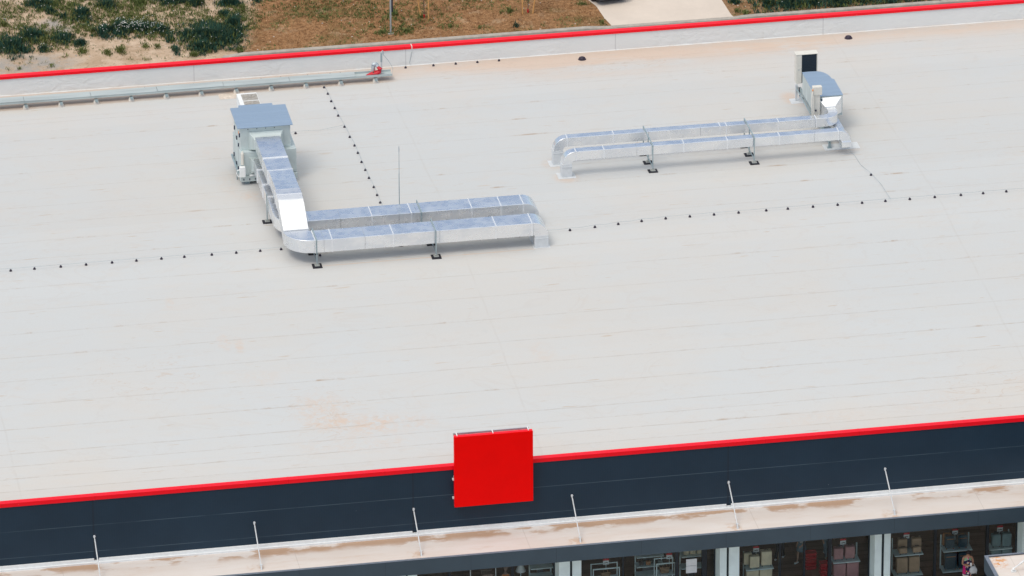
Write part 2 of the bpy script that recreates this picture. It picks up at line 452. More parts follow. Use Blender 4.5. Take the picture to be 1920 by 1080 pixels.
def floor_material():
    q = N('shop_floor')
    pl, pi = periodic(q, q.y, .20, 0, .012)
    jn, ji = periodic(q, q.math('ADD', q.x, q.math('MULTIPLY', pi, .73)), 1.4, 0, .01)
    wn = q.n.new('ShaderNodeTexWhiteNoise'); wn.noise_dimensions = '2D'; q.L(q.comb(pi, ji, 0), wn.inputs['Vector'])
    c = q.mix(wn.outputs['Value'], (.19, .105, .07), (.33, .20, .145))
    c = q.mix(q.math('MULTIPLY', q.math('MAXIMUM', pl, jn), .6), c, (.03, .02, .015))
    q.col(c); q.set(Roughness=.45); return q.m

def glass_material():
    q = N('shop_glass')
    t = q.n.new('ShaderNodeBsdfTransparent'); t.inputs[0].default_value = (.93, .96, .955, 1)
    g = q.n.new('ShaderNodeBsdfGlossy'); g.inputs['Roughness'].default_value = .02; g.inputs['Color'].default_value = (.9, .95, .95, 1)
    fr = q.n.new('ShaderNodeFresnel'); fr.inputs[0].default_value = 1.28
    mx = q.n.new('ShaderNodeMixShader'); q.L(fr.outputs[0], mx.inputs[0]); q.L(t.outputs[0], mx.inputs[1]); q.L(g.outputs[0], mx.inputs[2])
    q.L(mx.outputs[0], q.out.inputs['Surface']); return q.m

def leaf_material(name, dark, light, extra=None):
    q = N(name)
    g = q.n.new('ShaderNodeNewGeometry')
    c = q.mix(g.outputs['Random Per Island'], dark, light)
    n = q.noise(1.4, 3, .6)
    c = q.mix(q.ramp(n, .35, .65, 0, .55), c, extra or light)
    q.col(c); q.set(Roughness=.75); q.b.inputs['Specular IOR Level'].default_value = .2
    return q.m

M = {}
M['roof'] = roof_material()
M['parapet'] = parapet_material()
M['foil'] = foil_material()
M['tape'] = simple('foil_tape', (.86, .87, .88), .38, .45, var=.04)
M['galv'] = galv_material()
M['casing'] = galv_material('unit_casing', (.56, .625, .62), .30, .42)
M['lid'] = galv_material('sheet_lid', (.33, .43, .55), .45, .38, .03)
M['strut'] = galv_material('strut_steel', (.36, .44, .46), .5, .45)
M['red'] = red_material('red_coping', (.93, .0, .012), .6)
M['red'].node_tree.nodes['Principled BSDF'].inputs['Specular IOR Level'].default_value = .3
M['redsign'] = red_material('red_sign_face', (.95, .0, .0))
M['redsign'].node_tree.nodes['Principled BSDF'].inputs['Specular IOR Level'].default_value = .12
M['wall'] = dark_wall_material()
M['fascia'] = fascia_material()
M['fascia2'] = fascia_material('side_fascia_panel', (.040, .066, .088), 'y', -9.0)
M['edge'] = simple('edge_trim', (.16, .19, .235), .45)
M['canopy'] = canopy_material()
M['soil'] = ground_material()
M['drive'] = concrete('drive_concrete', (.63, .545, .465), .05, .6)
M['kerb'] = concrete('kerb_stone', (.38, .345, .30), .15, 3)
M['asphalt'] = concrete('asphalt', (.27, .25, .225), .15, 2)
M['paving'] = concrete('paving', (.42, .40, .375), .1, 2)
M['floor'] = floor_material()
M['glass'] = glass_material()
M['white'] = simple('white_paint', (.80, .81, .80), .5, var=.04)
M['wrap'] = simple('white_wrap', (.62, .64, .65), .45, var=.05, bump=.2)
M['cream'] = simple('cream_paint', (.70, .67, .60), .5, var=.04)
M['pilaster'] = simple('pale_pilaster', (.78, .90, .88), .55, var=.06, scale=1.5)
M['gap'] = simple('joint_black', (.010, .018, .026), .6)
M['frame'] = simple('black_frame', (.006, .013, .022), .45)
M['black'] = simple('black_rubber', (.010, .009, .016), .7)
M['block'] = simple('black_plastic', (.022, .013, .030), .45)
M['coil'] = simple('black_coil', (.008, .020, .036), .6)
M['blockgrey'] = concrete('concrete_block', (.66, .61, .55), .1, 8)
M['footgrey'] = simple('foot_grey', (.33, .34, .32), .7)
M['inner'] = simple('inner_wall', (.10, .10, .105), .8)
M['ceil'] = simple('inner_ceiling', (.75, .75, .74), .8)
M['shelf'] = simple('shelf_enamel', (.70, .80, .79), .45, var=.04)
M['orange'] = simple('orange_marker', (.85, .35, .14), .6)
M['redhose'] = simple('red_hose', (.55, .006, .02), .4, bump=.3, scale=9)
M['wood'] = simple('pine_stake', (.66, .36, .13), .7)
M['bark'] = simple('bark', (.16, .11, .075), .9)
M['fan'] = simple('fan_guard', (.36, .335, .30), .6)
M['handle'] = simple('dark_hinge', (.012, .018, .05), .4)

# ------------------------------------------------------------------ setting: ground
X0, X1 = -60.0, 70.0
tag(build('ground', MB().add([(-900,-600,GZ),(900,-600,GZ),(900,1500,GZ),(-900,1500,GZ)], [(0,1,2,3)]), M['soil']), kind='structure')
tag(build('pavement', MB().box(X0, X1, -16, -.02, GZ-.2, GZ+.012), M['paving']), kind='structure')
tag(build('road', MB().box(-6.3, X1, BACK_Y+2.5, 62.0, GZ-.2, GZ+.008), M['asphalt']), kind='structure')
dr = MB().add([(13.40,62.0,0),(13.45,62.3,0),(13.28,63.4,0),(13.18,64.96,0),(12.92,65.9,0),(12.1,68.5,0),(11.3,73,0),(11,90,0),
               (22,90,0),(20.6,74,0),(19.9,68,0),(19.55,64.6,0),(19.62,62.6,0),(19.75,62.0,0)],
              [tuple(range(14))])
for i, v in enumerate(dr.v): dr.v[i] = (v[0], v[1], GZ+.016)
tag(build('driveway', dr, M['drive']), kind='structure')
def kerb_run(pts, wd=.30):
    mb = MB()
    rings = []
    for x, y, h in pts:
        z = GZ+h
        rings.append([(x, y-wd, GZ-.1), (x, y-wd+.02, z-.03), (x, y-wd+.05, z), (x, y, z), (x, y, GZ-.1)])
    return mb.loft(rings)
k1 = kerb_run([(-6.2,62.22,.0), (-5.2,62.22,.10), (8,62.22,.12), (12.2,62.25,.12), (12.9,62.27,.06), (13.4,62.30,.022)])
tag(build('kerb', k1, M['kerb'], bevel=.01), kind='structure')
k2 = kerb_run([(19.6,62.30,.022), (20.1,62.27,.08), (20.8,62.22,.12), (31,62.2,.12), (60,62.2,.12)])
tag(build('kerb', k2, M['kerb'], bevel=.01), kind='structure')
gt = MB().box(13.3, 19.7, 62.0, 62.30, GZ-.1, GZ+.024)
tag(build('gutter', gt, M['kerb']), kind='structure')

# ------------------------------------------------------------------ the building
B = thing('retail_building', (0, 0, GZ), 'long flat-roofed store with white membrane roof, red copings and slate front wall', 'building')
nx = 40
mb = MB()
ys = [0.25, RIDGE_Y, BACK_Y]
mb.loft([[(x, .25, roof_z(.25)), (x, RIDGE_Y, RIDGE_Z), (x, BACK_Y, roof_z(BACK_Y)), (x, BACK_Y, 5.3), (x, .25, 5.3)] for x in (X0, X1)])
roof = build('roof', mb, M['roof'], B)
# back parapet, leaning cant strip at its foot
zr = roof_z(BACK_Y)
mb = MB()
mb.loft([[(x, BACK_Y-.05, zr-.02), (x, BACK_Y-.045, zr+.008), (x, BACK_Y-.012, zr+.018), (x, BACK_Y, zr+.035), (x, BACK_Y, 6.70), (x, BACK_Y+.22, 6.70), (x, BACK_Y+.22, zr-.02)] for x in (X0, X1)])
build('parapet', mb, M['parapet'], B)
def coping(y0, y1, z0, z1, flip=False):
    mb = MB()
    xs = [X0] + [k*4.0-.2 for k in range(int((X0)/4)+1, int(X1/4)+1)] + [X1]
    mb.box(X0, X1, y0, y1, z1-.015, z1)
    mb.box(X0, X1, y0, y0+.015, z0, z1-.015)
    mb.box(X0, X1, y1-.015, y1, z0, z1-.015)
    for x in xs[1:-1]:
        mb.box(x-.04, x+.04, y0-.003, y1+.003, z1+.0005, z1+.003)
    return mb
o = build('coping', coping(BACK_Y-.05, BACK_Y+.27, 6.64, 6.77), M['red'], B); 
build('coping', coping(-.04, .24, 6.02, 6.195), M['red'], B)
build('parapet', MB().box(X0, X1, .03, .21, roof_z(.2)-.2, 6.17), M['parapet'], B)
# dark front wall above canopy
mb = MB().box(X0, X1, 0, .24, 3.30, 6.06)
build('cladding', mb, M['wall'], B)
build('back_wall', MB().box(X0, X1, BACK_Y+.02, BACK_Y+.21, GZ, 5.9), M['white'], B)
# canopy
CY = -2.30
cz = 3.13
can = build('canopy', MB().box(X0, X1, CY+.03, .05, 2.75, cz), M['canopy'], B)
def sub(name, mb, mat, par, **k):
    o = build(name, mb, mat, None, **k)
    o.parent = par
    return o
mb = MB()
XN = [-20.22, -6.98]
seg = [X0] + XN + [6.27, 19.5, X1]
for a, b in zip(seg[:-1], seg[1:]):
    mb.box(a+.10, b-.10, -.070, -.003, cz-.01, 3.350)
mb.box(X0, X1, -.13, -.071, cz-.01, 3.215)
mb.box(X0, X1, -.062, -.004, cz-.009, 3.27)
sub('upstand', mb, M['white'], can, bevel=.008)
mb = MB().box(X0, X1, CY-.03, CY+.03, 2.50, 3.175)
sub('fascia', mb, M['fascia'], can)
mb = MB().box(X0, X1, CY-.04, CY+.08, 3.176, 3.20)
sub('edge_trim', mb, M['edge'], can, bevel=.006)
sub('soffit', MB().box(X0, X1, CY+.031, -.01, 2.52, 2.60), M['white'], can)
for i, x in enumerate([-26.9, -20.28, -13.66, -7.02, -.37, 6.26, 12.93, 19.6, 26.2]):
    mb = MB()
    a = Vector((x, -.03, 4.34)); b = Vector((x+.0, -1.78, cz+.16))
    d = (b-a)
    mb.tube([a, a+d*.05, a+d*.06, a+d*.84, a+d*.85, b], [.018, .018, .026, .026, .018, .018], 8)
    mb.box(x-.035, x+.035, -.04, -.002, 4.28, 4.40)
    mb.tube([(x-.055, -.045, 4.36), (x+.055, -.045, 4.36)], .012, 6)
    mb.tube([(x-.06, b.y, b.z), (x+.06, b.y, b.z)], .03, 6)
    mb.loft([[(x-.022, b.y+.06, b.z+.03), (x+.022, b.y+.06, b.z+.03), (x+.022, b.y-.05, b.z+.03), (x-.022, b.y-.05, b.z+.03)],
             [(x-.03, b.y-.02, cz), (x+.03, b.y-.02, cz), (x+.03, b.y-.17, cz), (x-.03, b.y-.17, cz)]])
    sub('tie_rod', mb, M['wrap'], can, smooth=40)
# second canopy on the projecting wing
c2 = build('canopy', MB().box(15.74, 20.39, -16, -6.43, 2.78, cz), M['canopy'], B)
tag(c2, 'lower side canopy with rust stains near its corner')
mb = MB().box(15.66, 15.72, -16, -6.35, 2.50, 3.17)
sub('fascia', mb, M['fascia2'], c2)
sub('fascia', MB().box(15.721, 20.39, -6.41, -6.35, 2.50, 3.17), M['fascia'], c2)
mb = MB().box(15.65, 15.80, -16, -6.345, 3.171, 3.20)
mb.box(15.801, 20.39, -6.44, -6.345, 3.171, 3.20)
sub('edge_trim', mb, M['edge'], c2)
mb = MB()
a = Vector((16.52, -7.85, cz+.14)); b = Vector((18.6, -7.75, cz+1.55))
mb.tube([a-(b-a)*.03, a, a+(b-a)*.12, a+(b-a)*.13, b], [.03, .03, .03, .045, .045], 8)
mb.box(16.42, 16.62, -7.93, -7.77, cz, cz+.05)
mb.tube([(16.52, -7.93, cz+.12), (16.52, -7.77, cz+.12)], .035, 6)
sub('tie_rod', mb, M['white'], c2, smooth=40)
# wing wall that carries it (outside the frame to the right)
build('wing_wall', MB().box(20.4, 20.7, -30, -2.4, GZ, 6.0), M['wall'], B)

# storefront: pilasters, mullions, panes
def pilaster(x0, g0, g1, x1):
    p = build('pilaster', MB().box(x0, g0, -.90, .10, GZ, 2.51).box(g1, x1, -.90, .10, GZ, 2.51), M['pilaster'], B, bevel=.006)
    sub('joint', MB().box(g0, g1, -.82, .05, GZ, 2.51), M['gap'], p)
pilaster(-22.2, -21.7, -21.6, -21.1); pilaster(-16.0, -15.5, -15.4, -14.9)
pilaster(-9.95, -9.45, -9.35, -8.9)
pilaster(-8.02, -7.52, -7.43, -7.05)
pilaster(-1.09, -.62, -.52, -.14)
pilaster(5.73, 6.02, 6.12, 6.56)
pilaster(12.34, 12.64, 12.75, 13.02)
pilaster(18.70, 19.06, 19.16, 19.6)
bays = [(-60,-22.2,[-40,-30]), (-21.1,-16.0,[-18.5]), (-14.9,-9.95,[-12.4]), (-8.9,-8.02,[]), (-7.05,-1.09,[(-5.6,-5.5),(-2.95,-2.83)]), (-.14,5.73,[(1.76,1.83),(4.02,4.15),(5.15,5.36)]),
        (6.56,12.34,[(8.44,8.53),(9.49,9.57),(10.55,10.69)]), (13.02,18.70,[(15.10,15.21),(17.35,17.47)])]
for a, b, ms in bays:
    ms = [q if isinstance(q, tuple) else (q, q+.1) for q in ms]
    mb = MB()
    mb.box(a, b, -.02, .06, GZ, GZ+.10); mb.box(a, b, -.02, .06, 2.38, 2.51)
    mb.box(a, a+.06, -.02, .06, GZ+.101, 2.379); mb.box(b-.06, b, -.02, .06, GZ+.101, 2.379)
    wdw = build('shop_window', mb, M['frame'], B)
    for q0, q1 in ms:
        sub('mullion', MB().box(q0, q1, -.05, .09, GZ+.101, 2.379), M['frame'], wdw)
    e = [a+.06] + [v for q in ms for v in q] + [b-.06]
    for i in range(0, len(e), 2):
        sub('pane', MB().box(e[i]+.002, e[i+1]-.002, .015, .025, GZ+.102, 2.378), M['glass'], wdw)
build('floor', MB().box(X0, X1, .1, 9.0, GZ-.1, GZ+.03), M['floor'], B)
build('inner_wall', MB().box(X0, X1, 9.0, 9.2, GZ, 3.2), M['inner'], B)
build('ceiling', MB().box(X0, X1, .25, 9.0, 2.75, 2.85), M['ceil'], B)

# ------------------------------------------------------------------ sign
sg = thing('sign_panel', (-3.7, -.3, 4.45), 'large blank square red sign box fixed over the red coping of the front wall', 'sign')
sx0, sx1, sz0, sz1 = -5.36, -2.06, 4.44, 7.66
build('face', MB().box(sx0, sx1, -.38, -.34, sz0, sz1), M['redsign'], sg, bevel=.012)
build('casing', MB().box(sx0+.01, sx1-.01, -.339, -.17, sz0+.01, sz1-.005), M['red'], sg)
mb = MB()
mb.box(sx0+.02, sx1-.12, -.05, .0, sz1-.06, sz1+.02)
for x in (sx0+.5, -3.7, sx1-.5): mb.box(x-.03, x+.03, -.04, -.005, 4.7, sz1-.061)
build('mounting_rail', mb, M['galv'], sg)
for x in (sx0+.14, -3.72, sx1-.18):
    build('clip', MB().box(x-.02, x+.02, -.30, -.04, sz1+.021, sz1+.045).box(x-.02, x+.02, -.30, -.28, sz1-.0, sz1+.02), M['white'], sg)
for z in (4.75, 5.6):
    build('bracket', MB().box(sx0-.035, sx0+.3, -.15, -.003, z-.03, z+.03), M['white'], sg)
build('bracket', MB().box(sx0-.0, sx1-.0, -.16, -.06, 5.7, 5.76), M['galv'], sg)

# ------------------------------------------------------------------ ducts
def yz_ring(x, y0, y1, z0, z1): return [(x,y0,z0),(x,y1,z0),(x,y1,z1),(x,y0,z1)]
def xz_ring(y, x0, x1, z0, z1): return [(x0,y,z0),(x1,y,z0),(x1,y,z1),(x0,y,z1)]
def collar_x(mb, x, y0, y1, z0, z1, w=.045, t=.016):
    mb.box(x-w/2, x+w/2, y0-t, y1+t, z0-t, z1+t)
def collar_y(mb, y, x0, x1, z0, z1, w=.07, t=.016):
    mb.box(x0-t, x1+t, y-w/2, y+w/2, z0-t, z1+t)
def collar(ax, par, *a):
    mb = MB(); (collar_x if ax == 'x' else collar_y)(mb, *a)
    return build('collar', mb, M['tape'], par, bevel=.01)
def hcurve(px, py, r0, r1, a0, a1, z0, z1, n=10):
    rings = []
    for i in range(n+1):
        a = a0+(a1-a0)*i/n; c, s = math.cos(a), math.sin(a)
        rings.append([(px+r1*c, py+r1*s, z0), (px+r0*c, py+r0*s, z0), (px+r0*c, py+r0*s, z1), (px+r1*c, py+r1*s, z1)])
    return rings
def vcurve(px, pz, r0, r1, a0, a1, y0, y1, n=10):
    rings = []
    for i in range(n+1):
        a = a0+(a1-a0)*i/n; c, s = math.cos(a), math.sin(a)
        rings.append([(px+r0*c, y0, pz+r0*s), (px+r0*c, y1, pz+r0*s), (px+r1*c, y1, pz+r1*s), (px+r1*c, y0, pz+r1*s)])
    return rings
def boot(parent, x0, x1, y0, y1, ztop, fl=.17, flange=True):
    zb = roof_z((y0+y1)/2)
    build('boot', MB().box(x0-.015, x1+.015, y0-.015, y1+.015, roof_z(y0)-.08, ztop).box(x0-.028, x1+.028, y0-.028, y1+.028, ztop-.16, ztop-.11), M['wrap'], parent, bevel=.01)
    if flange:
        mb = MB(); n = 14; pts = []
        rnd = random.Random(int(x0*100))
        for k in range(4):
            ax, ay = ((x0-fl, y0-fl), (x1+fl, y0-fl), (x1+fl, y1+fl), (x0-fl, y1+fl))[k]
            bx, by = ((x0-fl, y0-fl), (x1+fl, y0-fl), (x1+fl, y1+fl), (x0-fl, y1+fl))[(k+1) % 4]
            for j in range(5):
                pts.append((ax+(bx-ax)*j/5+rnd.uniform(-.03, .03), ay+(by-ay)*j/5+rnd.uniform(-.03, .03)))
        mb.add([(x, y, roof_z(y)+.010) for x, y in pts]+[(x, y, roof_z(y)-.01) for x, y in pts],
               [tuple(range(20)), tuple(range(39, 19, -1))]+[(i, i+20, (i+1) % 20+20, (i+1) % 20) for i in range(20)])
        build('flange', mb, M['wrap'], parent)

# --- left supply duct
DX0, DX1 = -9.26, -8.14
D = thing('supply_duct', (-8.7, 24, 6.7), 'upper foil duct with the bright sloped face, front one of the left pair', 'duct', 'foil-clad ventilation ducts')
mb = MB()
mb.loft([xz_ring(29.1, DX0, DX1, 8.2, 8.80), xz_ring(26.7, DX0, DX1, 8.2, 8.80), xz_ring(25.3, DX0, DX1, 8.2, 8.80)])
zz = 8.85
mb.loft([xz_ring(25.28, DX0+.03, DX1-.01, 8.20, 8.83), xz_ring(25.0, DX0+.05, DX1-.01, 8.20, 8.83), xz_ring(23.1, DX0+.05, DX1-.01, 8.2, 8.86)])
build('straight', mb, M['foil'], D, bevel=.015)
mb = MB()
mb.loft([xz_ring(23.09, DX0, DX1, 8.2, 8.87), xz_ring(22.60, DX0, DX1, 8.2, 8.83), xz_ring(22.2, DX0, DX1, 8.16, 8.77)])
mb.loft([xz_ring(22.19, DX0, DX1, 8.16, 8.765), xz_ring(21.95, DX0, DX1, 8.02, 8.69), xz_ring(20.95, DX0, DX1, 7.40, 8.07), xz_ring(20.72, DX0, DX1, 7.35, 7.97)])
build('offset', mb, M['foil'], D, bevel=.012)
mb = MB()
mb.loft(hcurve(-8.09, 20.60, .10, 1.17, PI, 1.5*PI, 7.35, 7.95, 14))
build('elbow', mb, M['foil'], D, bevel=.015, smooth=30)
mb = MB()
fy0, fy1 = 19.43, 20.50
xs = [-8.09, -7.66, -5.85, -4.6, -2.55, -.05, 1.62]
for a, b in zip(xs[:-1], xs[1:]):
    mb.loft([yz_ring(a+.002, fy0, fy1, 7.35, 7.95), yz_ring(b-.002, fy0, fy1, 7.35, 7.95)])
build('long_run', mb, M['foil'], D, bevel=.012)
for x in (-8.05, -7.3, -4.6, -.05, 1.55): collar('x', D, x, fy0, fy1, 7.35, 7.95)
for y in (26.72, 25.3, 23.1, 22.62): collar('y', D, y, DX0, DX1, 8.2, 8.82, .06)
collar('y', D, 20.69, DX0, DX1, 7.36, 7.955, .05)
mb = MB().loft(vcurve(1.62, 7.30, .06, .65, .5*PI, 0, fy0, fy1, 10))
build('elbow', mb, M['foil'], D, bevel=.012, smooth=30)
boot(D, 1.68, 2.26, fy0+.01, fy1-.01, 7.32, .08)

# --- left return duct (lower, then behind)
D = thing('return_duct', (-8.8, 25, 6.7), 'lower foil duct under the bright sloped one, running on as rear of the left pair', 'duct', 'foil-clad ventilation ducts')
LX0, LX1 = -9.38, -8.30
mb = MB()
for a, b in ((28.95, 27.75), (27.70, 26.1), (26.05, 24.75), (24.70, 22.70)):
    mb.loft([xz_ring(a, LX0, LX1, 7.22, 7.82), xz_ring(b, LX0, LX1, 7.22, 7.84)])
build('straight', mb, M['foil'], D, bevel=.012)
by0, by1 = 21.52, 22.57
mb = MB().loft(hcurve(-8.22, 22.67, .08, 1.15, PI, 1.5*PI, 7.30, 7.86, 10))
build('elbow', mb, M['foil'], D, bevel=.012, smooth=30)
mb = MB()
xs = [-8.22, -6.6, -5.2, -4.0, -3.2, -.75, 1.62]
for a, b in zip(xs[:-1], xs[1:]):
    mb.loft([yz_ring(a+.002, by0, by1, 7.35, 7.95), yz_ring(b-.002, by0, by1, 7.35, 7.95)])
build('long_run', mb, M['foil'], D, bevel=.012)
for x in (-8.0, -5.2, -3.45, -.75, .55, 1.55): collar('x', D, x, by0, by1, 7.35, 7.95)
for y in (27.72, 26.07, 24.72): collar('y', D, y, LX0, LX1, 7.22, 7.83, .05, .03)
# ribs pressed into the lid of one segment
mb = MB()
for k in range(5): mb.box(-.55, .40, by0+.16+k*.18, by0+.20+k*.18, 7.951, 7.966)
build('stiffener', mb, M['foil'], D)
mb = MB().loft(vcurve(1.62, 7.30, .06, .65, .5*PI, 0, by0, by1, 10))
build('elbow', mb, M['foil'], D, bevel=.012, smooth=30)
boot(D, 1.68, 2.26, by0+.01, by1-.01, 7.32, .08)

# --- right ducts
RZ0, RZ1 = 7.34, 7.77
D = thing('supply_duct', (10, 27.3, 6.6), 'slim foil duct at the front of the right pair, ending in a blunt boxed elbow', 'duct', 'foil-clad ventilation ducts')
fy0, fy1 = 27.13, 27.56
xs = [4.95, 6.25, 7.75, 9.9, 11.9, 14.3, 15.9, 17.06]
mb = MB()
for a, b in zip(xs[:-1], xs[1:]): mb.loft([yz_ring(a+.002, fy0, fy1, RZ0, RZ1), yz_ring(b-.002, fy0, fy1, RZ0, RZ1)])
build('long_run', mb, M['foil'], D, bevel=.012)
for x in (4.97, 6.25, 9.9, 11.9, 14.3, 17.02): collar('x', D, x, fy0, fy1, RZ0, RZ1)
build('elbow', MB().loft(vcurve(4.95, 7.16, .18, .61, .5*PI, PI, fy0, fy1, 10)), M['foil'], D, bevel=.012, smooth=30)
boot(D, 4.34, 4.77, fy0+.01, fy1-.01, 7.18, .19)
build('elbow', MB().loft(vcurve(17.06, 7.24, .10, .53, .5*PI, 0, fy0+.01, fy1, 12)), M['foil'], D, bevel=.012, smooth=30)
build('end_box', MB().box(17.17, 17.605, fy0-.05, 30.2, 6.97, 7.25), M['foil'], D, bevel=.015)
D = thing('return_duct', (10, 28.9, 6.6), 'slim foil duct at the rear of the right pair, turning into the fan unit', 'duct', 'foil-clad ventilation ducts')
ry0, ry1 = 28.72, 29.14
xs = [4.85, 7.0, 8.6, 11.0, 12.2, 14.6, 16.3]
mb = MB()
for a, b in zip(xs[:-1], xs[1:]): mb.loft([yz_ring(a+.002, ry0, ry1, RZ0, RZ1), yz_ring(b-.002, ry0, ry1, RZ0, RZ1)])
build('long_run', mb, M['foil'], D, bevel=.012)
for x in (4.87, 7.0, 11.9, 12.2, 14.6, 16.35): collar('x', D, x, ry0, ry1, RZ0, RZ1)
build('elbow', MB().loft(vcurve(4.85, 7.16, .18, .61, .5*PI, PI, ry0, ry1, 10)), M['foil'], D, bevel=.012, smooth=30)
boot(D, 4.24, 4.67, ry0+.01, ry1-.01, 7.18, .19)
mb = MB()
mb.loft([yz_ring(16.302, ry0, ry1, RZ0, RZ1), yz_ring(16.75, ry0, ry1, RZ0, RZ1)])
mb.loft(hcurve(16.75, 29.44, .30, .72, 1.5*PI, 2*PI, RZ0, RZ1, 12))
build('elbow', mb, M['foil'], D, bevel=.012, smooth=30)
mb = MB().loft([xz_ring(29.45, 17.05, 17.47, RZ0, RZ1), xz_ring(29.85, 17.05, 17.47, RZ0+.02, RZ1+.02)])
mb.loft([xz_ring(29.86, 17.02, 17.48, RZ0, RZ1+.04), xz_ring(30.21, 16.72, 17.86, RZ0, 8.14)])
build('transition', mb, M['foil'], D, bevel=.01)

# --- support frames
def frame(name_label, x, feet, top, low=True, group='steel frames carrying the ducts'):
    S = thing('duct_support', (x, feet[0], roof_z(feet[0])), name_label, 'duct support', group)
    for i, y in enumerate(feet):
        z = roof_z(y)
        build('post', MB().box(x-.022, x+.022, y-.022, y+.022, z+.10, top), M['strut'], S)
        p = build('pad', MB().add([(x+a, y+b, roof_z(y+b)+h) for h in (.004, .035) for a, b in ((-.21, -.21), (.21, -.21), (.21, .21), (-.21, .21))],
                                 [(3,2,1,0),(4,5,6,7),(0,1,5,4),(1,2,6,5),(2,3,7,6),(3,0,4,7)]), M['black'], S)
        build('foot', MB().prism([(x-.11,y-.11),(x+.11,y-.11),(x+.11,y+.11),(x-.11,y+.11)], z+.037, z+.085).box(x-.06, x+.06, y-.06, y+.06, z+.085, z+.13), M['footgrey'], S, bevel=.012)
    build('top_bar', MB().box(x-.022, x+.022, feet[0]-.05, feet[-1]+.05, top, top+.042), M['strut'], S)
    if low:
        z = roof_z(feet[0])+.20
        build('low_bar', MB().box(x-.018, x+.018, feet[0]+.023, feet[-1]-.023, z, z+.035), M['strut'], S)
    return S
frame('steel frame at the front duct beside its rounded left corner', -8.0, [19.33, 20.62], 7.965)
frame('steel frame midway along the front duct of the left pair', -2.74, [19.31, 20.62], 7.965)
frame('steel frame around the rear duct of the left pair, next to the tall thin rod', -3.02, [21.40, 22.70], 7.965)
frame('steel frame under the sloping ducts, its black pad showing on their left', -9.42, [24.55], 8.0, False)
frame('nearer left steel frame with three pads under the right pair of ducts', 8.46, [27.04, 28.12, 29.22], 7.80)
frame('steel frame with three pads halfway to the fan unit under the right pair of ducts', 13.12, [27.05, 28.12, 29.22], 7.80)

# ------------------------------------------------------------------ left air handling unit
U = thing('air_handling_unit', (-8.7, 30.7, 6.45), 'big grey-green metal air unit with wide blue-grey lid, feeding the left ducts', 'air handler')
cab = build('cabinet', MB().box(-9.86, -7.58, 29.62, 31.62, 8.0, 9.06), M['casing'], U, bevel=.015)
build('lower_cabinet', MB().box(-9.90, -7.36, 29.38, 31.75, 6.86, 7.999), M['casing'], U, bevel=.02)
bs = build('base_frame', MB().box(-9.92, -7.34, 29.25, 31.8, 6.60, 6.85), M['casing'], U, bevel=.012)
build('skid', MB().box(-9.7, -9.5, 29.4, 31.7, 6.2, 6.60).box(-7.75, -7.55, 29.4, 31.7, 6.2, 6.60).box(-8.75, -8.6, 29.4, 31.7, 6.2, 6.6), M['strut'], U)
for k in range(4):
    x = -9.78+k*.26
    sub('lifting_hole', MB().box(x-.02, x+.02, 29.235, 29.249, 6.68, 6.76), M['handle'], bs).location = (-0, 0, 0)
lid = build('lid', MB().loft([[(x, 29.50, 9.09), (x, 29.50, 9.13), (x, 31.75, 9.165), (x, 31.75, 9.10)] for x in (-9.99, -7.48)]), M['lid'], U, bevel=.006)
for k in range(1, 4):
    y = 29.5+k*.56
    sub('lid_seam', MB().box(-9.98, -7.49, y-.012, y+.012, 9.128+k*.0083, 9.134+k*.0083), M['lid'], lid).location = (0, 0, 0)
build('rear_hood', MB().box(-9.55, -8.02, 31.77, 32.25, 8.6, 9.05), M['lid'], U)
mb = MB()
mb.loft([xz_ring(29.615, -9.48, -7.93, 8.02, 8.86), xz_ring(29.52, -9.48, -7.93, 8.02, 8.86)])
mb.loft([xz_ring(29.518, -9.44, -7.97, 8.04, 8.84), xz_ring(29.09, -9.27, -8.13, 8.19, 8.68)])
build('plenum', mb, M['casing'], U, bevel=.008)
mb = MB()
mb.loft([xz_ring(29.375, -9.50, -8.2, 6.92, 7.75), xz_ring(29.30, -9.50, -8.2, 6.92, 7.75)])
mb.loft([xz_ring(29.299, -9.48, -8.22, 6.94, 7.72), xz_ring(28.94, -9.38, -8.3, 7.22, 7.70)])
build('low_plenum', mb, M['casing'], U, bevel=.008)
# hinges and latches on the left side
mb = None
for (x, y, z) in [(-9.87, 29.66, 8.72), (-9.865, 31.3, 8.4), (-9.865, 30.6, 8.2), (-9.865, 30.1, 8.05), (-9.905, 31.3, 7.1), (-9.905, 30.5, 7.0), (-9.905, 29.9, 7.0)]:
    build('hinge', MB().box(x-.04, x+.02, y-.03, y+.03, z-.09, z+.09), M['handle'], U)
for x in (-9.5, -9.1, -8.7, -8.3): build('hinge', MB().box(x-.02, x+.02, 29.60, 29.62, 8.98, 9.01), M['handle'], U)
build('warning_tag', MB().box(-9.875, -9.86, 29.95, 30.08, 8.62, 8.76), M['orange'], U)
mb = MB().tube([(-9.82, 29.27, 7.45), (-9.82, 29.27, 7.98)], .07, 10).tube([(-9.82, 29.27, 7.98), (-9.82, 29.27, 8.10)], [.07, .02], 10)
build('sensor_tube', mb, M['cream'], U, smooth=40)
jb = build('junction_box', MB().box(-9.98, -9.72, 29.05, 29.24, 6.92, 7.40), M['white'], U, bevel=.015)
sub('loop_handle', MB().tube([(-9.97,29.1,7.28),(-10.08,29.1,7.26),(-10.12,29.1,7.12),(-10.08,29.1,6.98),(-9.97,29.1,6.96)], .025, 6), M['white'], jb).location = (0, 0, 0)
build('side_pipe', MB().tube([(-9.98, 31.6, 6.95), (-9.98, 29.6, 6.95)], .05, 8).tube([(-9.98, 30.0, 6.95), (-9.98, 30.0, 6.3)], .03, 6), M['strut'], U)
build('edge_pipe', MB().tube([(-9.0, 29.28, 6.93), (-9.52, 29.22, 6.90)], .05, 8), M['white'], U)

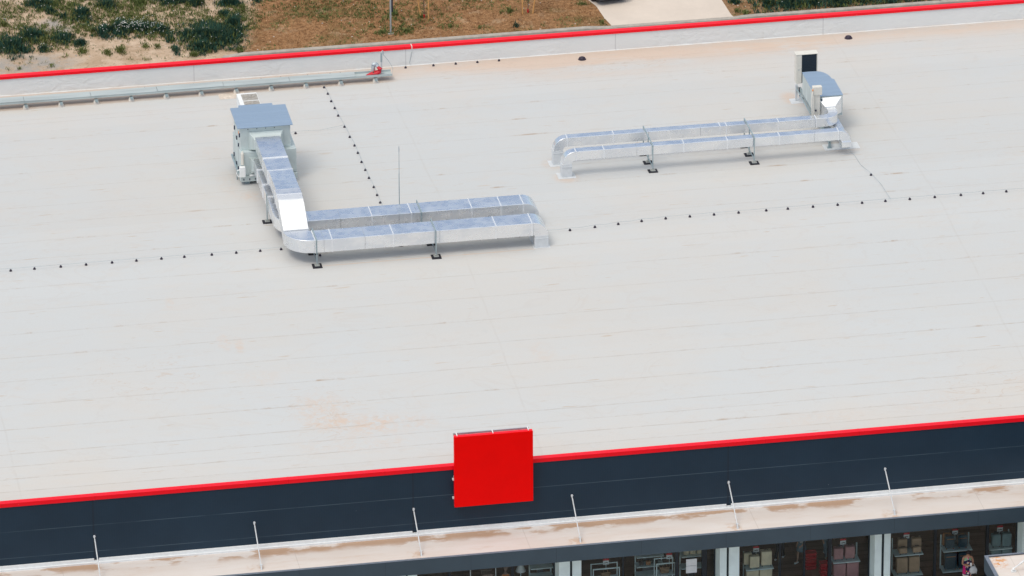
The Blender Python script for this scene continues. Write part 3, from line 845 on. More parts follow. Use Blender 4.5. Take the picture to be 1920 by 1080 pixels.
# condenser lying behind it, two round fans on top
C = thing('condenser', (-8.4, 37, 6.1), 'low white condenser with two square fan grilles on top, partly behind the left unit lid', 'condenser')
build('casing', MB().box(-8.80, -7.87, 36.55, 38.35, roof_z(37.4)+.18, 7.0), M['white'], C, bevel=.02)
for y in (37.83, 37.02):
    build('fan_grille', MB().box(-8.62, -7.90, y-.36, y+.36, 7.001, 7.012), M['fan'], C)
    mb = MB()
    for a in range(8): mb.tube([(-8.26, y, 7.02), (-8.26+.33*math.cos(a*PI/4+.2), y+.33*math.sin(a*PI/4+.2), 7.02)], .012, 4)
    mb.lathe(-8.26, y, [(.07, 7.014), (.07, 7.03)], 10)
    build('fan_guard', mb, M['fan'], C)
build('foot', MB().box(-8.75, -8.6, 36.6, 38.3, 6.0, roof_z(37.4)+.18).box(-8.0, -7.85, 36.6, 38.3, 6.0, roof_z(37.4)+.18), M['strut'], C)
tag(build('roof_patch', MB().add([(-9.3, 40.3, roof_z(40.3)+.006), (-8.1, 40.3, roof_z(40.3)+.006), (-8.1, 41.0, roof_z(41.0)+.006), (-9.3, 41.0, roof_z(41.0)+.006)], [(0,1,2,3)]), simple('patch_tan', (.66, .565, .475), .6, var=.15)),
    'tan square membrane patch on the roof just left of the low white condenser', 'roof patch')

# ------------------------------------------------------------------ right fan unit
U = thing('fan_unit', (17.2, 31.4, 6.4), 'blue-grey topped fan unit with rounded back corner at the end of the right ducts', 'fan unit')
arc = [(17.9, 32.05)] + [(17.80, 32.15)] + [(17.80-.55*(1-math.cos(t))-.0, 32.15+.95*math.sin(t)) for t in [R(a) for a in range(10, 91, 10)]] + [(16.95, 33.12)]
poly = [(16.66, 30.24), (17.9, 30.24)] + arc + [(16.66, 33.10)]
build('body', MB().prism(poly, 7.18, 8.18), M['casing'], U, bevel=.01)
poly2 = [(x+(.015 if x > 17.2 else -.015), y+(.015 if y > 31 else -.015)) for x, y in poly]
build('lid', MB().prism(poly2, 8.181, 8.20), M['lid'], U)
build('control_box', MB().box(16.45, 16.88, 29.95, 30.20, 8.38, 8.78).box(16.52, 16.80, 30.0, 30.2, 7.3, 8.379), M['cream'], U, bevel=.012)
mb = MB().tube([(16.42, 29.9, 8.55), (16.40, 29.9, 8.1), (16.44, 29.9, 7.2)], [.045, .055, .03], 8)
build('cable_conduit', mb, M['cream'], U, smooth=40)
build('hinge', MB().box(16.55, 16.62, 29.88, 29.95, 7.62, 7.68), M['handle'], U)
build('corner_post', MB().box(16.84, 16.93, 30.08, 30.235, 6.9, 8.14), M['strut'], U)
build('hinge', MB().box(16.86, 16.91, 30.05, 30.078, 8.05, 8.12), M['handle'], U)
build('warning_tag', MB().box(16.40, 16.46, 29.90, 29.94, 8.62, 8.70), M['orange'], U)
for x in (16.85, 17.72):
    build('rail', MB().box(x-.055, x+.055, 28.1, 34.45, 6.86, 6.89).box(x-.055, x+.055, 28.1, 34.45, 6.76, 6.785).box(x-.055, x-.03, 28.1, 34.45, 6.785, 6.86), M['strut'], U)
    for y in (28.2, 31.5, 34.35):
        z = roof_z(y)
        build('foot', MB().box(x-.05, x+.05, y-.05, y+.05, z, 6.76).box(x-.1, x+.1, y-.1, y+.1, z+.002, z+.04), M['wrap'] if y > 34 else M['strut'], U)
build('base_plate', MB().box(16.60, 18.22, 27.90, 28.60, roof_z(28)-.02, roof_z(28)+.018), M['wrap'], U)
build('cross_pipe', MB().tube([(16.95, 29.9, 7.42), (17.05, 29.5, 7.30)], .03, 6).tube([(16.6,33.9,7.02),(16.6,31.0,7.02)], .035, 8), M['strut'], U)
C = thing('outdoor_condenser', (17.1, 34.5, 6.2), 'upright cream condenser with a tall black coil face behind the fan unit', 'condenser')
build('casing', MB().box(16.66, 16.925, 34.42, 34.80, 7.07, 8.50).box(16.926, 17.67, 34.47, 34.80, 7.07, 8.50), M['cream'], C, bevel=.01)
build('top_panel', MB().box(16.64, 17.69, 34.40, 34.82, 8.501, 8.53), M['cream'], C, bevel=.008)
co = MB().box(16.93, 17.62, 34.44, 34.468, 7.10, 8.47)
build('coil', co, M['coil'], C)
mb = MB()
for k in range(17): mb.box(16.94, 17.61, 34.430, 34.437, 7.15+k*.08, 7.157+k*.08)
build('coil_guard', mb, M['frame'], C)
build('side_frame', MB().box(17.63, 17.67, 34.42, 34.469, 7.07, 8.50), M['cream'], C)
build('handle', MB().box(16.74, 16.82, 34.405, 34.42, 7.75, 7.77).box(16.89, 16.93, 34.39, 34.42, 7.80, 7.83), M['strut'], C)
mb = MB().box(16.64, 16.74, 34.38, 34.48, roof_z(34.4), 7.07).box(17.55, 17.62, 34.4, 34.48, roof_z(34.4), 7.07)
build('leg', mb, M['wrap'], C)
build('shutoff_valve', MB().tube([(16.70, 34.32, 6.98), (16.70, 34.32, 6.72)], .05, 8).box(16.64, 16.78, 34.26, 34.38, 6.72, 6.78), M['galv'], C)
build('foot_plate', MB().box(16.40, 17.0, 34.1, 34.7, roof_z(34.7)-.02, roof_z(34.1)+.012), M['wrap'], C)
build('pipe', MB().tube([(16.78, 34.3, 6.95), (16.78, 34.1, 6.6), (16.9, 33.6, 6.62)], .025, 6), M['black'], C)

# ------------------------------------------------------------------ cable tray along the back
M['tray'] = galv_material('tray_steel', (.47, .53, .525), .35, .5)
T = thing('cable_tray', (-10, 41.4, 5.87), 'long galvanised cable tray on concrete blocks beside the back parapet', 'cable tray')
tz = roof_z(41.4)+.26
mb = MB()
xs = [-60, -30, -24.5, -21.4, -18.3, -15.2, -12.1, -9.0, -5.9, -2.8, -1.08]
for a, b in zip(xs[:-1], xs[1:]):
    mb.box(a+.003, b-.003, 41.10, 41.125, tz, tz+.10); mb.box(a+.003, b-.003, 41.62, 41.645, tz, tz+.10); mb.box(a+.003, b-.003, 41.126, 41.619, tz, tz+.012)
build('trough', mb, M['tray'], T)
mb = MB()
for i, (a, b) in enumerate(zip(xs[:-2], xs[1:-1])):
    t = .0 if i % 3 else .012
    mb.box(a+.008, b-.008, 41.085, 41.66, tz+.101+t, tz+.116+t)
build('cover', mb, M['tray'], T)
fx = [-18.24+1.636*k for k in range(-4, 11)]
for x in fx:
    z = roof_z(41.4)
    b = build('foot', MB().loft([[(x-.14,41.22,z),(x+.14,41.22,z),(x+.14,41.52,z),(x-.14,41.52,z)],[(x-.09,41.26,z+.15),(x+.09,41.26,z+.15),(x+.09,41.48,z+.15),(x-.09,41.48,z+.15)]]), M['blockgrey'], T, bevel=.02)
    b.location = (10.0, -41.4-.28, -5.87)
    sub('clamp', MB().box(x-.07, x+.07, 41.08, 41.40, z+.151, z+.19).box(x-.03, x+.05, 41.05, 41.09, z+.14, z+.26), M['strut'], b).location = (0, 0.1, 0)
P_ = thing('cable_post', (-1.5, 41.48, 5.87), 'short grey over white post standing at the right end of the cable tray', 'post')
build('lower_tube', MB().tube([(-1.5, 41.70, roof_z(41.7)), (-1.5, 41.70, 6.62)], .036, 8), M['wrap'], P_, smooth=50)
build('upper_tube', MB().tube([(-1.5, 41.70, 6.62), (-1.5, 41.70, 7.05)], .045, 8), M['strut'], P_, smooth=50)
build('hook', MB().tube([(-1.5,41.70,7.05),(-1.5,41.70,7.12),(-1.45,41.70,7.17),(-1.40,41.70,7.12),(-1.40,41.70,6.98)], .03, 8), M['galv'], P_, smooth=50)
build('thin_cable', MB().tube([(-1.40,41.70,6.96),(-1.2,41.68,6.70),(-1.05,41.62,6.45),(-.98,41.56,6.25),(-1.02,41.5,6.12)], .010, 5), M['strut'], P_)
G = thing('gooseneck_pipe', (-1.8, 41.5, 5.87), 'bent galvanised gooseneck pipe over the cable tray near its right end', 'pipe')
pts = [(-1.93, 41.46, 6.15), (-1.93, 41.46, 6.50)] + [(-1.84-.09*math.cos(t), 41.46, 6.53+.10*math.sin(t)) for t in [R(a) for a in range(20, 141, 20)]] + [(-1.72, 41.40, 6.50)]
build('bent_tube', MB().tube(pts, .095, 12), M['galv'], G, smooth=60)
Hs = thing('cable_bundle', (-1.9, 41.3, 6.2), 'red sheathed cable bundle spilling from the gooseneck into the tray', 'cable')
for j, dy in enumerate((-.07, .0, .06, .12)):
    pts = [(-1.74+.015*j, 41.34+dy*.3, 6.52-.01*j), (-1.64+.02*j, 41.30+dy, 6.43-.02*j), (-1.66+.02*j, 41.27+dy, 6.31-.01*j), (-1.82-.02*j, 41.27+dy, 6.25), (-2.02-.03*j, 41.26+dy*.5, 6.215), (-2.24-.02*j, 41.26, 6.18)]
    build('strand', MB().tube(pts, [.06, .085, .085, .07, .05, .02], 10), M['redhose'], Hs, smooth=60)
build('cap', MB().tube([(-1.95, 41.24, 6.28), (-1.97, 41.24, 6.36)], .03, 6), M['bark'], Hs)

# ------------------------------------------------------------------ lightning conductor blocks
def block_at(x, y, label, group, first=[None]):
    z = roof_z(y)
    if first[0] is None:
        t = thing('conductor_block', (x, y, z), label, 'conductor block', group)
        build('base', MB().lathe(x, y, [(.062, z), (.062, z+.022), (.044, z+.072), (.030, z+.078)], 10), M['block'], t, smooth=50)
        build('clip', MB().box(x-.018, x+.018, y-.036, y+.036, z+.076, z+.092), M['block'], t)
        first[0] = t
        return t
    return dup(first[0], (x, y, z), 0, label, group)
ORD = ['first','second','third','fourth','fifth','sixth','seventh','eighth','ninth','tenth','eleventh','twelfth','thirteenth','fourteenth','fifteenth','sixteenth','seventeenth','eighteenth','nineteenth']
RL = [-21.2,-20.16,-19.01,-17.9,-16.76,-15.69,-14.59,-13.58,-12.37,-11.29,-10.23,-9.31]
for i, x in enumerate(RL): block_at(x, 21.17, ORD[i]+' small black block from the left edge on the ridge left of the ducts', 'ridge blocks left of the ducts')
block_at(-7.72, 20.30, 'small black block beside the rear pad of the frame under the front duct corner', 'single conductor blocks')
for i, x in enumerate((.2, 1.2)): block_at(x, 20.64, ('left', 'right')[i]+' one of two black blocks just showing under the front left duct', 'blocks under the front duct')
RRX = [3.49,4.63,5.7,6.77,7.87,8.96,10.05,11.16,12.41,13.39,14.53,15.65,16.76,17.82,18.93,20.07,21.26,22.28,23.34]
for i, x in enumerate(RRX): block_at(x, 20.80+min(.4, (x-3.49)*.1), ORD[i]+' small black block rightward from the left ducts along the ridge', 'ridge blocks right of the ducts')
CYs = [39.92,38.91,37.98,36.98,35.49,34.15,33.02,32.06,30.89,29.87,28.85,27.69,26.69,25.76]
CXs = [-4.31,-4.31,-4.29,-4.29,-4.23,-4.2,-4.16,-4.16,-4.18,-4.17,-4.17,-4.14,-4.15,-4.16]
for i, (x, y) in enumerate([(-4.35, 40.8)] + list(zip(CXs, CYs))): block_at(x, y, ORD[i]+' small black block down the cross row from cable tray to left ducts', 'blocks of the cross row')
for i, x in enumerate((-12.53,-11.41,-10.24,-9.28,-8.32,-7.07,-6.14,-4.87,-3.81,-3.33)): block_at(x, 42.45, ORD[i]+' small black block from the left between cable tray and back parapet', 'blocks behind the cable tray')
for i, x in enumerate((-.21,1.11,2.17,3.2,4.23)): block_at(x, 42.62, ORD[i]+' small black block right of the cable tray end along the back parapet', 'blocks along the back parapet')
block_at(-6.55, 35.15, 'lone small black block just right of the big left unit', 'single conductor blocks')
block_at(17.92, 24.46, 'lone small black block below the right end of the right ducts', 'single conductor blocks')
def wire(pts, label, r=.0055):
    o = build('conductor_wire', MB().tube([(x, y, roof_z(y)+h) for x, y, h in pts], r, 5), M['strut'])
    return tag(o, label, 'wire', 'conductor wires')
wire([(-40, 21.17, .13)]+[(x+d, 21.17, .135-abs(d)*.03) for x in RL for d in (0, .5)]+[(-8.5, 21.1, .13)], 'thin grey conductor wire along the ridge to the left of the ducts')
wire([(-7.5, 21.0, .12), (3.0, 20.75, .13)]+[(x+d, 20.80+min(.4, (x-3.49)*.1), .135-abs(d)*.03) for x in RRX for d in (0, .5)]+[(45, 21.2, .13)], 'thin grey conductor wire along the ridge to the right of the left ducts')
wire([(-4.35, 42.6, .1), (-4.35, 40.8, .13)]+list(zip(CXs, CYs, [.13]*14))+[(-4.16, 24, .12), (-4.1, 21.3, .12)], 'thin grey conductor wire crossing the roof from the tray to the left ducts')
wire([(-7.2, 34.9, .1), (-6.55, 35.15, .13), (-5.4, 35.25, .06), (-4.23, 35.49, .13)], 'short thin wire from the lone block to the cross row')
wire([(17.55, 28.0, .1), (17.75, 27.0, .03), (17.75, 25.8, .03), (17.92, 24.46, .12), (18.1, 23.2, .03), (18.05, 21.2, .12)], 'thin curved wire from the right duct end down to the ridge')
wire([(.05, BACK_Y-.11, .08), (.03, BACK_Y-.012, .15), (.15, BACK_Y-.012, .7)], 'thin dark wire down the back parapet face', .008)
tag(build('coping_clamp', MB().box(.12, .16, BACK_Y-.058, BACK_Y+.278, 6.64, 6.780), M['cream']), 'thin pale metal strap across the red back coping', 'clamp')
# air rod
A = thing('lightning_rod', (-3.70, 23.28, roof_z(23.28)), 'tall thin grey lightning rod rising behind the left pair of ducts', 'lightning rod')
z = roof_z(23.28)
build('base', MB().lathe(-3.70, 23.28, [(.18, z), (.18, z+.07), (.10, z+.10)], 14), M['blockgrey'], A, smooth=50)
build('rod', MB().tube([(-3.70, 23.28, z+.1), (-3.70, 23.28, 9.1), (-3.695, 23.28, 9.12), (-3.69, 23.28, 10.15)], [.02, .02, .014, .012], 7), M['strut'], A, smooth=60)
build('tip', MB().tube([(-3.69, 23.28, 10.15), (-3.69, 23.28, 10.3), (-3.69, 23.28, 10.44)], [.025, .025, .006], 7), M['galv'], A, smooth=60)
# black vents
for (x, y, lb) in ((8.08, 42.0, 'black round roof outlet near the back parapet, left of the cream condenser'), (20.91, 42.15, 'black round roof outlet near the back parapet, right of the cream condenser'), (-4.08, 20.75, 'black round roof outlet half hidden under the front left duct')):
    z = roof_z(y)
    V = thing('roof_outlet', (x, y, z), lb, 'roof outlet', 'black roof outlets')
    build('rim', MB().lathe(x, y, [(.19, z), (.19, z+.025), (.15, z+.05)], 20), M['block'], V, smooth=50)
    build('dome', MB().lathe(x, y, [(.15, z+.05), (.145, z+.10), (.10, z+.125), (.03, z+.135)], 20), M['block'], V, smooth=60)
#@@PART2
# ------------------------------------------------------------------ shop interior
def cased(name, c, rough=.5): return simple(name, c, rough, var=.08, scale=5)
SU = {'beige': cased('beige_shell', (.86, .72, .50)), 'rose': cased('rose_shell', (.52, .25, .25), .4), 'brown': cased('brown_shell', (.58, .38, .24)),
      'navy': cased('navy_shell', (.035, .075, .10)), 'grey': cased('grey_shell', (.22, .32, .34), .4), 'tan': cased('tan_trim', (.42, .19, .08)),
      'trim': cased('dark_trim', (.045, .035, .03))}
def suitcase(x, y, z, wd, h, d, col, label, group, trim='trim'):
    t = thing('suitcase', (x, y, z), label, 'suitcase', group)
    x0, x1, z0, z1 = x-wd/2, x+wd/2, z+.05, z+h
    mb = MB().box(x0, x1, y-d/2, y+d/2, z0, z1)
    build('shell', mb, SU[col], t, bevel=.035, seg=3)
    mb = MB()
    for k in range(5):
        xx = x0+wd*(k+1)/6
        mb.box(xx-.008, xx+.008, y-d/2-.006, y-d/2+.01, z0+.06, z1-.05)
    build('rib', mb, SU[col], t)
    build('zip', MB().box(x0-.004, x1+.004, y-.012, y+.012, z0+.03, z1+.004), SU[trim], t, bevel=.004)
    for sx in (x0+.05, x1-.05):
        build('wheel', MB().tube([(sx-.02, y-d/2+.04, z+.03), (sx+.02, y-d/2+.04, z+.03)], .03, 8), SU[trim], t)
    build('handle', MB().tube([(x-.08, y, z1), (x-.08, y, z1+.035), (x+.08, y, z1+.035), (x+.08, y, z1)], .012, 6), SU[trim], t)
    if trim == 'tan':
        build('strap', MB().box(x0+.05, x1-.05, y-d/2-.012, y-d/2-.007, z1-.13, z1-.10), SU['tan'], t)
    return t
def card(x, y, z, label, wd=.25, h=.27):
    t = thing('price_card', (x, y, z), label, 'price card', 'red topped price cards')
    build('white_panel', MB().box(x-wd/2, x+wd/2, y-.006, y+.006, z, z+h*.68), M['white'], t)
    build('red_header', MB().box(x-wd/2, x+wd/2, y-.007, y+.007, z+h*.681, z+h), M['redhose'], t)
    build('printing', MB().box(x-.07, x-.02, y-.010, y-.0065, z+.06, z+.10).box(x-.005, x+.03, y-.010, y-.0065, z+.07, z+.11).box(x+.04, x+.075, y-.010, y-.0065, z+.065, z+.10), SU['trim'], t)
    build('stem', MB().box(x-.01, x+.01, y-.003, y+.004, z-.25, z-.001), M['shelf'], t)
FZ = GZ+.03
def display(x0, x1, zs, ztop, label, y0=.55, y1=1.2):
    t = thing('display_shelf', ((x0+x1)/2, y0, FZ), label, 'shelf unit', 'display shelves behind the shop glass')
    for z in zs:
        build('shelf_board', MB().box(x0, x1, y0, y1, z-.045, z), M['shelf'], t, bevel=.006)
    for x in (x0+.03, x1-.03):
        build('post', MB().box(x-.025, x+.025, y1-.05, y1-.001, FZ, ztop), M['shelf'], t)
    build('back_panel', MB().box(x0+.35, x1-.35, y1+.001, y1+.02, FZ+.1, ztop-.05), M['inner'], t)
    return t
SZ, LZ = -.08, -1.05
G1 = 'suitcases on display behind the glass'
display(13.56, 14.80, (SZ, LZ), .45, 'pale metal shelf unit with brown suitcases, just right of the rightmost full pilaster')
suitcase(13.97, .98, SZ, .40, .58, .26, 'brown', 'large brown suitcase on the upper shelf, left one', G1)
suitcase(14.58, .98, SZ, .40, .58, .26, 'brown', 'large brown suitcase on the upper shelf, right one', G1)
suitcase(13.94, .70, SZ, .35, .30, .22, 'brown', 'small brown case in front of the left large brown one', G1)
suitcase(14.54, .70, SZ, .35, .30, .22, 'brown', 'small brown case in front of the right large brown one', G1)
suitcase(13.93, .85, LZ, .48, .76, .30, 'brown', 'tall brown suitcase on the bottom shelf, left one', G1)
suitcase(14.46, .85, LZ, .46, .76, .30, 'brown', 'tall brown suitcase on the bottom shelf, right one', G1)
card(14.17, 1.05, .45, 'price card above the brown suitcases')
display(15.66, 16.92, (SZ, LZ), .42, 'pale metal shelf unit with dark navy suitcases behind the woman in the patterned dress')
suitcase(15.99, .85, SZ, .40, .60, .28, 'navy', 'navy suitcase with tan strap on the upper shelf, left one', G1, 'tan')
suitcase(16.54, .85, SZ, .40, .60, .28, 'navy', 'navy suitcase with tan strap on the upper shelf, right one', G1, 'tan')
suitcase(16.03, .82, LZ, .52, .76, .30, 'navy', 'tall navy suitcase with tan strap on the bottom shelf, left one', G1, 'tan')
suitcase(16.60, .82, LZ, .46, .76, .30, 'navy', 'tall navy suitcase mostly behind the woman, bottom shelf', G1, 'tan')
suitcase(15.92, 1.10, SZ, .36, .62, .14, 'tan', 'orange-tan case standing behind the navy ones', G1)
card(16.28, 1.08, .42, 'price card above the navy suitcases')
display(17.66, 18.66, (SZ-.10, LZ), .40, 'pale metal shelf unit with blue-grey suitcases above the side canopy corner')
suitcase(18.0, .85, SZ-.10, .38, .58, .28, 'grey', 'blue-grey ribbed suitcase on the upper shelf, left one', G1)
suitcase(18.44, .80, SZ-.10, .40, .62, .28, 'grey', 'blue-grey ribbed suitcase on the upper shelf, right one', G1)
suitcase(17.98, .85, LZ, .44, .78, .30, 'grey', 'blue-grey suitcase on the bottom shelf, left one', G1)
suitcase(18.46, .85, LZ, .44, .78, .30, 'grey', 'blue-grey suitcase on the bottom shelf, right one', G1)
card(18.22, 1.05, .40, 'price card above the blue-grey suitcases')
display(7.16, 8.36, (SZ-.06, LZ), .44, 'pale metal shelf unit with beige suitcases, left of the two shoppers')
suitcase(7.32, 1.02, SZ-.06, .34, .60, .2, 'beige', 'beige suitcase at the back left of the upper shelf', G1)
suitcase(7.55, .74, SZ-.06, .42, .58, .26, 'beige', 'beige suitcase at the front of the upper shelf', G1)
suitcase(8.09, .88, SZ-.06, .46, .70, .30, 'beige', 'beige suitcase at the right of the upper shelf', G1)
suitcase(7.48, .85, LZ, .54, .78, .32, 'beige', 'beige suitcase on the bottom shelf, left one', G1)
suitcase(8.06, .85, LZ, .54, .78, .32, 'beige', 'beige suitcase on the bottom shelf, right one', G1)
card(7.70, 1.06, .42, 'price card above the beige suitcases')
display(10.92, 12.08, (SZ-.08, LZ), .40, 'pale metal shelf unit with dusky rose suitcases, right of the shoppers')
suitcase(11.19, .88, SZ-.08, .40, .56, .28, 'rose', 'dusky rose suitcase on the upper shelf, left one', G1)
suitcase(11.68, .88, SZ-.08, .42, .60, .28, 'rose', 'dusky rose suitcase on the upper shelf, right one', G1)
suitcase(11.23, .84, LZ, .52, .74, .30, 'rose', 'dusky rose suitcase on the bottom shelf, left one', G1)
suitcase(11.80, .84, LZ, .52, .76, .30, 'rose', 'dusky rose suitcase on the bottom shelf, right one', G1)
card(11.44, 1.06, .42, 'price card above the rose suitcases')
# wire racks with woven bags
def stripes():
    q = N('striped_weave')
    p, _ = periodic(q, q.z, .07, 0, .035)
    q.col(q.mix(p, (.50, .34, .20), (.12, .06, .035))); q.set(Roughness=.85); return q.m
M['stripe'] = stripes()
M['wicker'] = simple('wicker', (.30, .20, .16), .8, var=.4, scale=40, bump=.5)
def rack(x0, x1, ztop, label, bx):
    y0, y1 = .55, 1.05
    t = thing('display_rack', ((x0+x1)/2, y0, FZ), label, 'rack', 'white framed bag racks')
    mb = MB()
    for x in (x0, x1): mb.box(x-.02, x+.02, y0-.02, y0+.02, FZ, ztop)
    mb.box(x0-.02, x1+.02, y0-.021, y0+.021, ztop+.0, ztop+.05)
    build('front_frame', mb, M['shelf'], t)
    mb = MB()
    for x in (x0, x1): mb.box(x-.02, x+.02, y1-.02, y1+.02, FZ, ztop)
    mb.box(x0-.02, x1+.02, y1-.02, y1+.02, ztop, ztop+.04)
    build('rear_frame', mb, M['shelf'], t)
    for z in (ztop-.55, ztop-1.2):
        build('rack_shelf', MB().box(x0+.021, x1-.021, y0-.019, y1-.021, z, z+.02), M['shelf'], t)
    for i, (bxx, lab) in enumerate(bx):
        z = ztop-.529
        b = thing('tote_bag', (bxx, .8, z), lab, 'bag', 'striped woven bags')
        mb = MB().loft([[(bxx-.17,.70,z),(bxx+.17,.70,z),(bxx+.17,.90,z),(bxx-.17,.90,z)],[(bxx-.21,.68,z+.3),(bxx+.21,.68,z+.3),(bxx+.21,.92,z+.3),(bxx-.21,.92,z+.3)]])
        build('bag_body', mb, M['stripe'], b, bevel=.02)
        build('strap', MB().tube([(bxx-.1,.70,z+.28),(bxx-.07,.72,z+.44),(bxx+.07,.72,z+.44),(bxx+.1,.70,z+.28)], .012, 5), SU['tan'], b)
rack(.64, 1.75, .50, 'white framed rack with one striped bag, nearest the second pilaster', [(1.20, 'striped woven bag on the rack beside the second pilaster')])
card(1.24, .85, .56, 'price card above the left bag rack')
rack(3.34, 4.12, .50, 'white framed rack with a striped bag left of the wide black window post', [(3.72, 'striped woven bag on the rack left of the white notice')])
card(3.94, .85, .56, 'price card above the right bag rack')
t = display(2.72, 3.90, (.30, -.15, -.60), .55, 'tall grey shelf unit with sundries behind the right bag rack', 1.7, 2.2)
for i, x in enumerate((2.95, 3.25, 3.55)):
    b = thing('handbag', (x, 1.9, -.15), 'dark handbag on the tall shelf unit, %s one' % ('left', 'middle', 'right')[i], 'bag', 'dark handbags')
    build('bag_body', MB().box(x-.1, x+.1, 1.82, 1.98, -.149, .03), SU[('trim', 'tan', 'trim')[i]], b, bevel=.03)
    build('strap', MB().tube([(x-.06,1.9,.02),(x-.04,1.9,.12),(x+.04,1.9,.12),(x+.06,1.9,.02)], .01, 5), SU['trim'], b)
n = thing('paper_notice', (4.7, -.07, .3), 'white two-part paper notice on the glass between black window posts', 'notice')
build('upper_sheet', MB().box(4.47, 4.93, -.062, -.056, .63, .94), M['white'], n)
build('lower_sheet', MB().box(4.47, 4.93, -.062, -.056, .29, .615), M['white'], n)
display(4.60, 5.62, (.25, -.30), .62, 'low pale shelf unit of sand coloured bags behind the white notice', 1.5, 2.0)
for i, x in enumerate((4.85, 5.12, 5.42)):
    b = thing('handbag', (x, 1.75, .25), 'sand coloured handbag behind the notice, %s one' % ('left', 'middle', 'right')[i], 'bag', 'sand coloured handbags')
    build('bag_body', MB().box(x-.12, x+.12, 1.65, 1.83, .251, .50), SU['beige'], b, bevel=.03)
    build('strap', MB().tube([(x-.06,1.74,.49),(x-.04,1.74,.60),(x+.04,1.74,.60),(x+.06,1.74,.49)], .01, 5), SU['trim'], b)
# left bay with the clothes stand
t = thing('clothes_stand', (-4.1, .45, FZ), 'stand with two thin white poles under the fascia below the red sign', 'stand')
for x in (-4.59, -3.52): build('pole', MB().tube([(x, .4, FZ), (x, .4, 2.2)], .022, 6), M['white'], t)
build('cross_rail', MB().tube([(-4.59, .4, 2.0), (-3.52, .4, 2.0)], .018, 6), M['white'], t)
build('shelf_board', MB().box(-4.5, -3.6, .3, .9, .28, .32), M['inner'], t)
build('base_bar', MB().box(-4.6, -3.5, .2, .6, FZ+.001, FZ+.03), M['inner'], t)
b = thing('wicker_basket', (-3.85, .7, .32), 'mauve-brown woven basket on the stand between thin white poles', 'basket')
build('basket_body', MB().loft([[(-4.02,.5,.322),(-3.66,.5,.322),(-3.66,.85,.322),(-4.02,.85,.322)],[(-4.06,.46,.74),(-3.62,.46,.74),(-3.62,.89,.74),(-4.06,.89,.74)]]), M['wicker'], b, bevel=.02)
build('rim', MB().box(-4.08, -3.60, .44, .48, .741, .77).box(-4.08, -3.60, .87, .91, .741, .77), M['wicker'], b)
t = display(-1.95, -.98, (.62, .18), .95, 'dark shelf unit with a pale rail left of the second pilaster', .9, 1.4)
b = thing('floor_lamp', (-2.3, 1.9, FZ), 'white cone shaded lamp left of the dark shelf unit', 'lamp')
build('lamp_shade', MB().lathe(-2.25, 1.6, [(.22, .22), (.08, .55), (.02, .56)], 14), M['white'], b, smooth=50)
build('pole', MB().tube([(-2.25, 1.6, FZ), (-2.25, 1.6, .4)], .02, 6), M['shelf'], b)
build('lamp_base', MB().lathe(-2.25, 1.6, [(.15, FZ+.001), (.15, FZ+.03)], 14), M['shelf'], b)
# stacks of red baskets
for (x, y, nb, lab) in ((10.30, 2.2, 3, 'tall stack of red baskets between the shoppers'), (10.78, 1.45, 2, 'lower stack of red baskets beside the rose suitcases')):
    for k in range(nb+2):
        z = FZ+.16*k
        t = thing('shopping_basket', (x, y, z), '%s basket up in the %s' % (ORD[k], lab), 'basket', 'red shopping baskets')
        w0, w1 = .20, .25
        mb = MB().loft([[(x-w0,y-.14,z),(x+w0,y-.14,z),(x+w0,y+.14,z),(x-w0,y+.14,z)],[(x-w1,y-.19,z+.15),(x+w1,y-.19,z+.15),(x+w1,y+.19,z+.15),(x-w1,y+.19,z+.15)]])
        build('tub', mb, M['redhose'], t, bevel=.012)
        build('handle', MB().tube([(x-w1+.01,y,z+.13),(x-.1,y+.05,z+.19),(x+.1,y+.05,z+.19),(x+w1-.01,y,z+.13)], .012, 5), M['redhose'], t)

